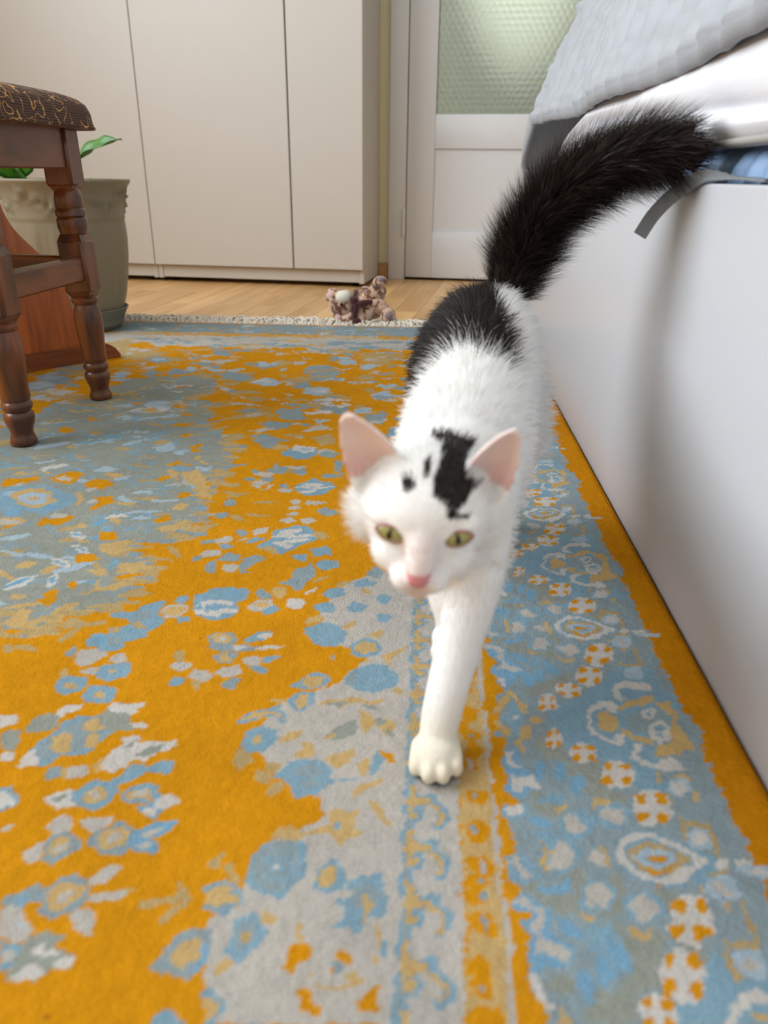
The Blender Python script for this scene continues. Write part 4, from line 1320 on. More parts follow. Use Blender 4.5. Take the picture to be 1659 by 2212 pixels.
# white duvet folded under the bedspread: two soft lobes show along the side
M_duvet = mat('white_cotton', lin(238, 238, 242), 0.85, 0.2, bump=0.35, bump_scale=420, sheen=0.2)
dv = thing('white_duvet', 'white cotton duvet bulging out under the grey bedspread', 'duvet', (0.70, 0.40, 0.39))
ys = np.arange(BY0 + 0.05, 1.66, 0.012)
sec = []
for y in ys:
    yy = (1.66 - y)
    e = min(1.0, (yy / 0.25)) ** 0.6 if yy < 0.25 else 1.0
    w1 = noise.noise(Vector((y * 2.2, 0.3, 1.7))); w2 = noise.noise(Vector((y * 5.5, 4.3, 2.7)))
    dz = max(-0.016, min(0.016, (y - 0.85) * 0.05)) + 0.006 * w1          # the fold between the two lobes runs downhill
    prof = [(0.68, 0.3892), (0.30, 0.3892), (0.264, 0.3894), (0.2525, 0.3945), (0.2465, 0.402 + dz * 0.2), (0.2455, 0.411 + dz * 0.7), (0.2500, 0.418 + dz), (0.2575, 0.4225 + dz), (0.2480, 0.431 + dz), (0.2440, 0.443 + dz * 0.6), (0.2470, 0.457), (0.258, 0.470), (0.285, 0.484), (0.34, 0.491), (0.68, 0.493), (1.05, 0.488), (1.10, 0.44), (1.08, 0.3892)]
    ring = []
    for x, z in spline(prof, 68):
        k = max(0, min(1, (0.36 - x) / 0.1))
        x -= k * (0.007 * w1 + 0.004 * w2) * min(1, max(0, (z - 0.392) / 0.012))
        z = max(0.3891, 0.3891 + (z - 0.3891) * e)
        ring.append((x - 0.70, y - 0.40, z - 0.39))
    sec.append(ring[::-1])
grid_mesh('duvet_cover', sec, M_duvet, dv, closed_u=True)

# quilted grey bedspread
M_quilt = mat('grey_velvet', lin(174, 180, 188), 0.72, 0.25, noise_amt=0.25, noise_scale=14, bump=0.25, bump_scale=500, sheen=0.5, color2=lin(152, 161, 170), stretch=(1, 1, 0.5))
M_bind = mat('grey_binding', lin(158, 162, 168), 0.7, 0.25, bump=0.5, bump_scale=600, stretch=(1, 3, 1), sheen=0.3)
qt = thing('bedspread', 'light grey quilted bedspread hanging over the side of the bed', 'bedspread', (0.70, 0.40, 0.40))
YE = 1.84
def puff(s, t):
    # stitched channels about 75 mm wide whose seams zigzag down the drop, with creases between
    zz = abs(((t * 9.0) % 2) - 1) * 0.022
    ph = ((s + zz) / 0.075) % 1.0
    cr = noise.noise(Vector((s * 14 + t * 9, t * 26, 2.0))) * 0.0035 + noise.noise(Vector((s * 45, t * 60, 0))) * 0.0012
    return 0.0150 * (math.sin(math.pi * ph) ** 0.40) + 1.8 * cr * math.sin(math.pi * ph)
def side_pt(y, t):
    """t = 0 on top of the bed, 1 at the hem"""
    fold = 0.010 * noise.noise(Vector((y * 3.1, t * 1.2, 5.0))) + 0.006 * math.sin(y * 11 + 1.0) * t
    if t < 0.45:
        u = t / 0.45
        x, z = 0.80 - 0.44 * u, 0.705 + 0.01 * math.sin(u * 3)
        nx, nz = 0.0, 1.0
    elif t < 0.6:
        u = (t - 0.45) / 0.15; a = u * math.pi * 0.42
        x, z = 0.36 - 0.045 * math.sin(a), 0.660 + 0.045 * math.cos(a) + 0.0
        nx, nz = -math.sin(a), math.cos(a)
    else:
        u = (t - 0.6) / 0.4
        x, z = 0.3164 - 0.074 * u ** 0.9, 0.671 - 0.205 * u
        nx, nz = -0.94, 0.33
    k = 1 if t < 0.985 else 0.2
    h = puff(y, t * 1.0) * k + fold * min(1, t * 1.4)
    return (x + nx * h, y, z + nz * h)
ys = np.arange(-0.75, YE + 0.001, 0.006)
ts = np.concatenate([np.linspace(0, 0.44, 14), np.linspace(0.45, 1, 62)])
P = [[side_pt(y, t) for t in ts] for y in ys]
# round the far corner into the drop over the foot end
def corner_pt(a, t):
    """a = 0 at the side, 1 at the foot; the corner hangs out as a soft cone"""
    x0, y0, z0 = side_pt(YE, t)
    r = max(0.0, (0.36 - x0)) if t > 0.45 else 0
    th = a * math.pi / 2
    flare = max(0, (t - 0.6) / 0.4)
    px = 0.36 if t > 0.45 else x0
    cone = flare * math.sin(th * 2) * min(1, max(0, (a - 0.22) / 0.3))
    x = px - r * math.cos(th) - 0.058 * cone
    y = YE + r * math.sin(th) + 0.02 * flare * a + 0.045 * cone
    z = z0 - flare * 0.28 * max(0, (a - 0.25) / 0.75) ** 1.1
    h = puff(a * 0.2 + YE, t) * 0.8 + 0.008 * flare * math.sin(a * 9)
    return (x - math.cos(th) * h, y + math.sin(th) * h, z)
for a in np.linspace(0.03, 1, 40):
    P.append([corner_pt(a, t) for t in ts])
last = P[-1]
for xx in np.arange(0.006, 0.72, 0.012):
    P.append([(max(p[0], p[0]) + xx, p[1] + puff(xx, t) + 0.01 * math.sin(xx * 14) * t, p[2]) for p, t in zip(last, ts)])
P = np.array(P) - np.array([0.70, 0.40, 0.40])
q = grid_mesh('quilted_cloth', P, M_quilt, qt, thick=0.009)
hem, hem2 = P[:, -1], P[:, -4]
rows = []
for k in range(len(hem)):
    dn = hem[k] - hem2[k]; dn /= np.linalg.norm(dn)
    al = hem[min(k + 1, len(hem) - 1)] - hem[max(k - 1, 0)]; al /= np.linalg.norm(al)
    nrm_ = np.cross(dn, al); nrm_ /= np.linalg.norm(nrm_)
    c0 = hem[k] + dn * 0.002; rib = 0.0005 * (k % 2)
    rows.append([c0 - dn * 0.014 + nrm_ * 0.0062, c0 - dn * 0.007 + nrm_ * (0.0074 + rib), c0 + nrm_ * (0.0066 + rib), c0 + dn * 0.0035, c0 - nrm_ * 0.0066, c0 - dn * 0.007 - nrm_ * 0.0074, c0 - dn * 0.014 - nrm_ * 0.0062])
b_ = grid_mesh('hem_binding', rows, M_bind, qt, closed_u=True)
b_['label'] = 'ribbed grey binding along the hem'

# grey webbing strap over the bed edge
M_strap = mat('grey_webbing', lin(140, 144, 147), 0.75, 0.3, bump=0.8, bump_scale=900, stretch=(1, 1, 1))
sp = spline([(0.250, 0.625, 0.3625), (0.246, 0.65, 0.3635), (0.238, 0.685, 0.3645), (0.2265, 0.715, 0.3645), (0.2130, 0.735, 0.352), (0.2010, 0.750, 0.334), (0.1925, 0.757, 0.315)], 48)
V = []; F = []
for i, p in enumerate(sp):
    t = np.array(sp[min(i + 1, 47)]) - np.array(sp[max(i - 1, 0)]); t /= np.linalg.norm(t)
    w_ = min(1, max(0, (i - 12) / 14)); out = np.array([0, 0, 1.0]) * (1 - w_) + np.array([-0.30, -0.95, 0.10]) * w_; out -= t * out.dot(t); out /= np.linalg.norm(out)
    wv = np.cross(t, out)
    for s in range(-6, 7):
        for side in (1, -1):
            rib = 0.0004 * math.cos(i * math.pi) if side == 1 else 0
            V.append(np.array(p) + wv * (s / 6 * 0.0062) + out * side * (0.0010 + rib))
k = 26
for i in range(len(sp) - 1):
    for s in range(12):
        a = i * k + s * 2
        F.append((a, a + 2, a + 2 + k, a + k)); F.append((a + 1, a + 1 + k, a + 3 + k, a + 3))
    F.append((i * k, i * k + k, i * k + k + 1, i * k + 1)); e_ = i * k + 24; F.append((e_, e_ + 1, e_ + k + 1, e_ + k))
F.append(tuple(range(0, 26, 2)) + tuple(range(25, 0, -2)))
e0 = (len(sp) - 1) * k
F.append(tuple(e0 + j for j in range(24, -1, -2)) + tuple(e0 + j for j in range(1, 26, 2)))
o = from_py('webbing_strap', V, F, M_strap)
tag(o, 'short grey webbing strap hanging over the white bed edge', 'strap')

# ------------------------------------------------------------------ plush toy lying on the rug edge
M_plush = None
def plush_mat():
    m = mat('mottled_plush', lin(206, 160, 136), 0.9, 0.1, bump=0.8, bump_scale=500, sheen=0.6)
    N = m.node_tree.nodes; L = m.node_tree.links; b = N['Principled BSDF']
    tc = N.new('ShaderNodeTexCoord')
    nz = N.new('ShaderNodeTexNoise'); nz.inputs['Scale'].default_value = 55; nz.inputs['Detail'].default_value = 2; nz.inputs['Distortion'].default_value = 0.8
    L.new(tc.outputs['Object'], nz.inputs['Vector'])
    rp = N.new('ShaderNodeValToRGB')
    e = rp.color_ramp.elements
    e[0].position = 0.42; e[0].color = lin(112, 70, 52)
    e[1].position = 0.49; e[1].color = lin(200, 160, 132)
    e.new(0.64).color = lin(222, 194, 178)
    L.new(nz.outputs['Fac'], rp.inputs['Fac']); L.new(rp.outputs[0], b.inputs['Base Color'])
    return m
M_plush = plush_mat()
M_pink = mat('pink_plush', lin(230, 194, 190), 0.9, 0.1, bump=0.8, bump_scale=500, sheen=0.5)
M_cream = mat('cream_plush', lin(236, 232, 214), 0.9, 0.1, bump=0.8, bump_scale=500, sheen=0.5)
M_greyp = mat('grey_pad', lin(142, 128, 130), 0.9, 0.1, bump=0.5, bump_scale=500, sheen=0.3)
M_bow = mat('burgundy_velvet', lin(66, 10, 22), 0.7, 0.3, bump=0.3, bump_scale=200, sheen=0.5)
M_bead = mat('black_bead', lin(14, 12, 12), 0.15, 0.6, bump=0.01)
TX, TY = -0.18, 2.02
td = thing('plush_toy', 'small mottled brown plush animal with burgundy bow lying on its side', 'plush toy', (TX, TY, 0.0102))
def TP(x, z, dy=0.0): return (x - TX, dy, z - 0.0102)
def tpart(name, items, m, par=None):
    bm = bmesh.new()
    for it in items:
        if len(it) == 2: ell(bm, it[0], it[1], None, 20, 14)
        else: ell(bm, it[0], it[1], Matrix.Rotation(R(it[2]), 3, it[3]), 20, 14)
    return from_bm(name, bm, m, par or td, True)
hd = tpart('head', [(TP(-0.223, 0.058, -0.004), (0.037, 0.033, 0.035), -25, 'Y')], M_plush)
tpart('muzzle', [(TP(-0.220, 0.077, -0.024), (0.0205, 0.017, 0.0165), -10, 'Y')], M_cream, hd)
tpart('eye', [(TP(-0.223, 0.060, -0.037), (0.0042, 0.0036, 0.0046))], M_bead, hd)
tpart('eye', [(TP(-0.242, 0.074, -0.026), (0.0036, 0.0036, 0.0040))], M_bead, hd)
for c, r, a in ((TP(-0.252, 0.078, 0.0), (0.0155, 0.009, 0.0195), 35), (TP(-0.232, 0.024, -0.016), (0.0175, 0.009, 0.0150), 70)):
    er = tpart('ear', [(c, r, a, 'Y')], M_plush)
    tpart('inner_ear', [((c[0], c[1] - 0.0055, c[2]), (r[0] * 0.68, 0.0055, r[2] * 0.68), a, 'Y')], M_pink, er)
bd = tpart('body', [(TP(-0.160, 0.052, 0.004), (0.044, 0.034, 0.040), 18, 'Y')], M_plush)
lg = tpart('leg', [(TP(-0.146, 0.078, -0.004), (0.020, 0.020, 0.034), 30, 'Y'), (TP(-0.131, 0.106, -0.006), (0.016, 0.017, 0.022), 10, 'Y'), (TP(-0.126, 0.115, -0.016), (0.0185, 0.016, 0.0135), -15, 'Y')], M_plush)
tpart('foot_pad', [(TP(-0.123, 0.1215, -0.0245), (0.0115, 0.0085, 0.0070), -12, 'Y')], M_greyp, lg)
lg = tpart('leg', [(TP(-0.128, 0.052, -0.012), (0.034, 0.017, 0.020), 30, 'Y'), (TP(-0.104, 0.031, -0.022), (0.0205, 0.018, 0.0205))], M_plush)
tpart('foot_pad', [(TP(-0.102, 0.0325, -0.0345), (0.0115, 0.0070, 0.0110))], M_greyp, lg)
am = tpart('arm', [(TP(-0.186, 0.026, -0.020), (0.032, 0.014, 0.0145), 8, 'Y'), (TP(-0.213, 0.020, -0.026), (0.016, 0.013, 0.0125))], M_plush)
am = tpart('arm', [(TP(-0.160, 0.082, 0.018), (0.022, 0.014, 0.015), 30, 'Y')], M_plush)
tl = tpart('tail', [(TP(-0.122, 0.080, 0.006), (0.010, 0.010, 0.020), 20, 'Y'), (TP(-0.117, 0.092, -0.012), (0.0075, 0.007, 0.0085))], M_plush)
bw = tpart('bow', [(TP(-0.186, 0.058, -0.034), (0.0085, 0.0075, 0.0095)), (TP(-0.190, 0.068, -0.034), (0.011, 0.0065, 0.012), -30, 'Y'), (TP(-0.166, 0.064, -0.037), (0.021, 0.0050, 0.0085), -12, 'Y'), (TP(-0.150, 0.067, -0.036), (0.008, 0.0045, 0.0065), -12, 'Y'), (TP(-0.188, 0.038, -0.034), (0.0075, 0.0055, 0.020), 10, 'Y'), (TP(-0.184, 0.0185, -0.036), (0.0125, 0.006, 0.0080), 0, 'Y')], M_bow)
bm = bmesh.new()
tube(bm, [(TP(-0.193, 0.052)[0] + 0.004 * math.cos(a), 0.033 * math.sin(a), TP(0, 0.054)[2] + 0.037 * math.cos(a)) for a in np.linspace(0, 2 * math.pi, 30)], (0.0045), 8)
from_bm('neck_ribbon', bm, M_bow, td, True)

def rug_shapes():
    rd = random.Random(4)
    out = []
    def blob(c, cx, cy, rx, ry, rot=0, n=10, wob=0.25):
        a = R(rot); pts = []
        for i in range(n):
            t = 2 * math.pi * i / n; k = 1 + rd.uniform(-wob, wob); u, v = rx * math.cos(t) * k, ry * math.sin(t) * k
            pts.append((cx + u * math.cos(a) - v * math.sin(a), cy + u * math.sin(a) + v * math.cos(a)))
        out.append((c, pts))
    def rect(c, x0, x1, y0, y1): out.append((c, [(x0, y0), (x1, y0), (x1, y1), (x0, y1)]))
    def parse(txt):
        res = []
        for l in txt.strip().splitlines():
            p = [tuple(int(v) / 10000 for v in q.split(',')) for q in l[2:].split()]
            if l[1] == '~':
                (cx, cy), (ux, uy), (vx, vy) = p
                def E(k, ou, ov, n, wob):
                    r_ = []
                    for i in range(n):
                        t = 2 * math.pi * i / n; w = k * (1 + rd.uniform(-wob, wob)); a, b = ou + w * math.cos(t), ov + w * math.sin(t)
                        r_.append((cx + a * ux + b * vx, cy + a * uy + b * vy))
                    return r_
                if l[0] == 'F':
                    res.append(('W', E(1, 0, 0, 16, 0.10)))
                    for a in (-0.5, 0.5):
                        for b in (-0.5, 0.5): res.append(('o', E(0.31, a, b, 10, 0.25)))
                    res.append(('W', E(0.30, 0, 0, 8, 0.1)))
                else:
                    res.append((l[0], E(1, 0, 0, 14, 0.12)))
            else:
                res.append((l[0], p))
        return res
    tr = parse(RUG_FIELD); bd = parse(RUG_BORDER)
    white, med = tr[0], tr[1]
    rect('o', -2, 1, -1, 3)
    # scattered small leaves and blossoms of the far field
    for i in range(330):
        x, y = rd.uniform(-1.1, -0.02), rd.uniform(1.0, 1.66)
        blob(rd.choice('TTTTGGwl'), x, y, rd.uniform(0.006, 0.022), rd.uniform(0.004, 0.013), rd.uniform(-30, 30), 9, 0.35)
    # central medallion and the small strokes in it
    out.append(('g', med[1]))
    out.append(('g', [(-0.94 - x, y) for x, y in med[1]]))
    rect('g', -0.62, -0.36, 0.68, 1.12)
    rect('g', -0.585, -0.372, 0.535, 0.70)
    rect('g', -0.62, -0.40, 1.10, 1.20)
    poly = med[1]
    def inside(x, y):
        ins = False
        for (x1, y1), (x2, y2) in zip(poly, poly[1:] + poly[:1]):
            if (y1 > y) != (y2 > y) and x < (x2 - x1) * (y - y1) / (y2 - y1) + x1: ins = not ins
        return ins
    for i in range(900):
        x, y = rd.uniform(-0.66, -0.17), rd.uniform(0.48, 1.42)
        if inside(x, y) or (-0.62 < x < -0.36 and 0.55 < y < 1.2):
            c = rd.choice('GGGGGGbbblltTT' if y < 1.0 else 'GGGGbbbbllltT')
            blob(c, x, y, rd.uniform(0.005, 0.020), rd.uniform(0.002, 0.0065), rd.uniform(-50, 50), 9, 0.35)
    # frayed tan rim of the medallion
    for (x1, y1), (x2, y2) in zip(poly[:-1], poly[1:]):
        for k in range(4):
            t = rd.random()
            blob(rd.choice('TTGt'), x1 + (x2 - x1) * t + rd.uniform(-0.012, 0.006), y1 + (y2 - y1) * t, rd.uniform(0.006, 0.02), rd.uniform(0.002, 0.006), rd.uniform(-20, 20), 8, 0.3)
    out.append(white)
    for i in range(26):
        blob(rd.choice('Gbtwl'), -0.03 + rd.uniform(-0.02, 0.02), rd.uniform(0.62, 1.75), rd.uniform(0.008, 0.02), rd.uniform(0.008, 0.02), rd.uniform(0, 90))
    # white band with the running scroll
    rect('w', -0.012, 0.0285, -1, 1.78)
    SCROLL = (('b', '220,780 310,700 420,680 560,720 650,780 680,860 650,950 590,1020 510,1020 500,960 560,940 570,880 540,800 470,770 380,790 430,830 430,900 380,940 330,950 330,1080 360,1150 420,1180 480,1130 540,1150 560,1230 300,1260 250,1220 190,1150 230,950'),
              ('G', '240,860 300,760 380,720 480,720 560,760 500,760 380,770 300,830 300,930 290,1030 250,1040'),
              ('t', '270,800 340,720 380,740 300,820 380,840 390,890 320,920 270,880'),
              ('t', '450,740 530,740 600,820 630,890 600,960 530,980 520,950 580,930 590,870 540,800 460,770'),
              ('t', '260,1030 320,1040 330,1150 400,1200 470,1190 500,1230 420,1270 300,1300 240,1290 270,1180'))
    y = 0.1440
    while y < 1.8:
        for c, s in SCROLL:
            out.append((c, [(-0.0068 + (float(a.split(',')[0]) - 200) / 490 * 0.031, y - (float(a.split(',')[1]) - 700) / 500 * 0.0345) for a in s.split()]))
        y += 0.0358
    # orange and tan stripe
    rect('t', 0.0285, 0.0495, -1, 1.84)
    y = 0.15
    while y < 1.84:
        L_ = rd.uniform(0.009, 0.016)
        if rd.random() < 0.8:
            blob('o', 0.0375 + rd.uniform(-0.003, 0.003), y, rd.uniform(0.006, 0.0095), L_ * 0.55, 0, 9, 0.25)
            if rd.random() < 0.6: blob(rd.choice('wTtG'), 0.038 + rd.uniform(-0.002, 0.002), y, 0.0022, L_ * 0.3, 0, 7, 0.3)
        y += L_
    y = 0.15
    while y < 1.84:
        if rd.random() < 0.6: out.append(('o', [(0.0305, y), (0.0275 + rd.uniform(-0.001, 0.001), y + 0.003), (0.0305, y + 0.006)]))
        y += 0.006
    rect('t', 0.0472, 0.0526, -1, 1.84)
    rect('w', 0.0482, 0.0516, -1, 1.84)
    rect('o', 0.0524, 0.0590, -1, 1.84)
    rect('G', 0.0590, 0.1940, -1, 1.955)
    y = 0.15
    while y < 1.84:
        h = rd.uniform(0.004, 0.009); out.append(('o', [(0.0585, y), (0.0590 + rd.uniform(0.001, 0.006), y + h * 0.5), (0.0585, y + h)])); y += h
    for i in range(90):
        blob(rd.choice('gbb'), rd.uniform(0.065, 0.185), rd.uniform(0.2, 1.8), rd.uniform(0.006, 0.014), rd.uniform(0.006, 0.014))
    # the flower border repeats every 24 cm
    PER = 0.2405
    for k in range(6):
        for c, pts in bd:
            mid = sum(p[1] for p in pts) / len(pts)
            if (k > 0 and mid < 0.262) or mid + k * PER > 1.84: continue
            out.append((c, [(x, yy + k * PER) for x, yy in pts]))
    rect('O', 0.1945, 0.26, -1, 2.0)
    y = 0.12
    while y < 1.95:
        h = rd.uniform(0.004, 0.008); d = rd.uniform(-0.003, 0.004)
        out.append(('O' if d < 0 else 'b', [(0.1945, y), (0.1945 + d, y + h * 0.5), (0.1945, y + h)])); y += h
    for k in range(6):
        blob('l', 0.1945, 0.318 + k * PER, 0.011, 0.0045, 0, 9, 0.15); blob('W', 0.196, 0.318 + k * PER, 0.008, 0.0025, 0, 9, 0.15)
        blob('G', 0.1935, 0.437 + k * PER, 0.007, 0.02, 0, 9, 0.15)
    # border of the far end
    rect('w', -1.2, 0.0285, 1.67, 1.80)
    for i in range(150):
        blob(rd.choice('GGbbtGw'), rd.uniform(-1.1, 0.02), rd.uniform(1.63, 1.79), rd.uniform(0.01, 0.035), rd.uniform(0.005, 0.013), rd.uniform(-20, 20))
    for i in range(26): blob('o', rd.uniform(-1.1, 0.0), rd.uniform(1.60, 1.68), rd.uniform(0.02, 0.05), rd.uniform(0.01, 0.02), 0)
    rect('t', -1.2, 0.0590, 1.795, 1.832)
    for i in range(60): blob(rd.choice('oow'), rd.uniform(-1.1, 0.05), rd.uniform(1.80, 1.83), rd.uniform(0.015, 0.05), 0.006)
    rect('G', -1.2, 0.1940, 1.832, 1.957)
    for i in range(170):
        blob(rd.choice('bbllTTgWgb'), rd.uniform(-1.1, 0.19), rd.uniform(1.842, 1.95), rd.uniform(0.008, 0.03), rd.uniform(0.003, 0.010), rd.uniform(-25, 25))
    rect('O', -1.2, 0.26, 1.957, 2.0)
    out.extend(tr[2:])
    # the left half repeats the right one
    for c, pts in tr[2:]:
        q = [(-0.90 - x, y) for x, y in pts]
        if max(p[0] for p in q) < -0.62: out.append((c, q))
    return out

# ------------------------------------------------------------------ rug (pattern given in metres on the rug: x across, y along)
RX0, RX1, RY0, RY1, RZ = -1.12, 0.2268, -0.42, 1.975, 0.010
RUG_COL = {
    'o': (201, 137, 21), 'O': (191, 124, 15), 'w': (179, 173, 165), 'b': (126, 156, 172), 'B': (118, 157, 182),
    'g': (143, 147, 138), 'G': (136, 151, 156), 't': (189, 159, 107), 'T': (176, 151, 105), 'W': (193, 188, 182), 'k': (38, 32, 29), 'l': (160, 177, 189),
}
def rug_axis(lo, hi, segs):
    out = [lo]
    for end, st in segs:
        k = max(1, int(round((end - out[-1]) / st)))
        out += list(np.linspace(out[-1], end, k + 1)[1:])
    return np.array(out)
def build_rug(shapes):
    xs = rug_axis(RX0, RX1, [(-0.66, 0.008), (-0.40, 0.0026), (RX1 - 0.012, 0.0017), (RX1, 0.001)])
    ys = rug_axis(RY0, RY1, [(0.20, 0.012), (0.62, 0.0016), (1.0, 0.0024), (1.45, 0.004), (RY1, 0.006)])
    nx, ny = len(xs), len(ys)
    X, Y = np.meshgrid(xs, ys, indexing='ij')
    # woollen edges: sample positions jump a little from knot to knot
    r2 = np.random.default_rng(11)
    def smooth_noise(cell, amp):
        gx = int((RX1 - RX0) / cell) + 3; gy = int((RY1 - RY0) / cell) + 3
        g = r2.uniform(-amp, amp, (gx, gy))
        fx = (X - RX0) / cell; fy = (Y - RY0) / cell
        ix = fx.astype(int); iy = fy.astype(int); fx -= ix; fy -= iy
        fx = fx * fx * (3 - 2 * fx); fy = fy * fy * (3 - 2 * fy)
        return (g[ix, iy] * (1 - fx) + g[ix + 1, iy] * fx) * (1 - fy) + (g[ix, iy + 1] * (1 - fx) + g[ix + 1, iy + 1] * fx) * fy
    far = 1 + 3.0 * np.clip((Y - 0.6) / 0.9, 0, 1)
    QX = X + (smooth_noise(0.0028, 0.0012) + smooth_noise(0.009, 0.0013)) * far + smooth_noise(0.014, 0.004) * (far - 1)
    QY = Y + (smooth_noise(0.0028, 0.0012) + smooth_noise(0.009, 0.0013)) * far + smooth_noise(0.014, 0.004) * (far - 1)
    ids = np.zeros((nx, ny), int)
    keys = list(RUG_COL)
    for code, pts in shapes:
        p = np.array(pts, float)
        m = 0.006
        i0, i1 = np.searchsorted(xs, [p[:, 0].min() - m, p[:, 0].max() + m])
        j0, j1 = np.searchsorted(ys, [p[:, 1].min() - m, p[:, 1].max() + m])
        if i1 <= i0 or j1 <= j0: continue
        qx, qy = QX[i0:i1, j0:j1], QY[i0:i1, j0:j1]
        ins = np.zeros(qx.shape, bool)
        k = len(p)
        for a in range(k):
            x1, y1 = p[a]; x2, y2 = p[(a + 1) % k]
            if y1 == y2: continue
            c = ((y1 > qy) != (y2 > qy)) & (qx < (x2 - x1) * (qy - y1) / (y2 - y1) + x1)
            ins ^= c
        ids[i0:i1, j0:j1][ins] = keys.index(code)
    pal = np.array([lin(*RUG_COL[k])[:3] for k in keys])
    C = pal[ids]
    # worn and dyed unevenly: the tone of the wool wanders a little
    C = C * (1 + smooth_noise(0.05, 0.06) + smooth_noise(0.008, 0.06))[..., None]
    Z = np.full(X.shape, RZ)
    d = np.minimum.reduce([RX1 - X, X - RX0, RY1 - Y, Y - RY0])
    Z = RZ - 0.0065 * np.clip(1 - d / 0.010, 0, 1) ** 2 + smooth_noise(0.003, 0.0005) + smooth_noise(0.03, 0.0005)
    V = np.stack([X, Y, Z], -1).reshape(-1, 3)
    idx = np.arange(nx * ny).reshape(nx, ny)
    F = np.stack([idx[:-1, :-1], idx[1:, :-1], idx[1:, 1:], idx[:-1, 1:]], -1).reshape(-1, 4)
    # underside so that the rug has its thickness
    rim = np.concatenate([idx[:, 0], idx[-1, 1:], idx[-2::-1, -1], idx[0, -2:0:-1]])
    nb = len(V)
    VB = V[rim].copy(); VB[:, 2] = 0.0006
    V = np.vstack([V, VB])
    k = len(rim); a = np.arange(k)
    F2 = np.stack([rim[a], nb + a, nb + (a + 1) % k, rim[(a + 1) % k]], -1)
    F = np.vstack([F, F2])
    me = bpy.data.meshes.new('rug_pile')
    me.vertices.add(len(V)); me.vertices.foreach_set('co', V.astype(np.float32).ravel())
    me.loops.add(F.size); me.loops.foreach_set('vertex_index', F.astype(np.int32).ravel())
    me.polygons.add(len(F)); me.polygons.foreach_set('loop_start', np.arange(0, F.size, 4, dtype=np.int32))
    me.polygons.foreach_set('use_smooth', np.ones(len(F), bool))
    me.update(calc_edges=True)
    at = me.attributes.new('tint', 'FLOAT_COLOR', 'POINT')
    CC = np.ones((len(V), 4), np.float32)
    CC[:nx * ny, :3] = C.reshape(-1, 3); CC[nx * ny:, :3] = CC[rim, :3]
    at.data.foreach_set('color', CC.ravel())
    me.materials.append(attr_mat('rug_wool', 0.98, 0.03, bump=0.9, bump_scale=700, sheen=0.0, grain=0.16, grain_scale=900))
    o = link(bpy.data.objects.new('rug_pile', me), rug)
    return o
rug = thing('rug', 'patterned orange and pale blue wool rug covering the floor', 'rug', (0, 0, 0))
build_rug(rug_shapes())
# fringe of cotton threads along the far end
M_fringe = mat('cream_cotton', lin(234, 226, 212), 0.9, 0.1, noise_amt=0.15, noise_scale=300)
bm = bmesh.new()
random.seed(5)
x = RX0 + 0.004
while x < RX1:
    for _ in range(5):
        L_ = random.uniform(0.035, 0.085); b = random.uniform(-0.07, 0.07); x_ = x + random.uniform(-0.002, 0.002); h = random.uniform(0.002, 0.020)
        pts = [(x_, RY1 - 0.003, 0.006), (x_ + b * 0.3, RY1 + L_ * 0.35, 0.004 + h), (x_ + b * 0.9, RY1 + L_ * 0.75, 0.003 + h * 0.4), (x_ + b * 1.2 + random.uniform(-.006, .006), RY1 + L_, 0.0018)]
        tube(bm, spline(pts, 6), [0.0018, 0.0021, 0.0021, 0.0020, 0.0018, 0.0012], 4)
    x += 0.0055
fr = from_bm('fringe', bm, M_fringe, rug, True)
fr['kind'] = 'stuff'

# ------------------------------------------------------------------ cat
CO = np.array([0.03, 0.60, 0.0102])
cat = thing('cat', 'white cat with black patches and bushy black tail walking towards the viewer', 'cat', tuple(CO))
HC = np.array([0.0020, 0.3790, 0.1945])
_yaw, _pit, _rol = R(-3), R(6), R(2.2)
HF = Vector((math.sin(_yaw), -math.cos(_yaw) * math.cos(_pit), -math.sin(_pit))).normalized()      # where the nose points
HRt = HF.cross(Vector((math.sin(_rol) * 1.0, 0, 1))).normalized() * -1.0                            # viewer's right
HRt = Vector((math.cos(_rol), 0, -math.sin(_rol))); HRt = (HRt - HF * HRt.dot(HF)).normalized()
HU = HF.cross(HRt).normalized()
if HU.z < 0: HU = -HU
HM = np.array([HRt, HF, HU])       # rows: local axes (right, forward, up)
def hd_w(p): return HC + np.array(p) @ HM
TAIL = spline([(0.073, 0.780, 0.250), (0.083, 0.790, 0.272), (0.0925, 0.783, 0.302), (0.107, 0.774, 0.331), (0.128, 0.766, 0.356), (0.160, 0.758, 0.375), (0.194, 0.749, 0.384), (0.217, 0.742, 0.385)], 44)
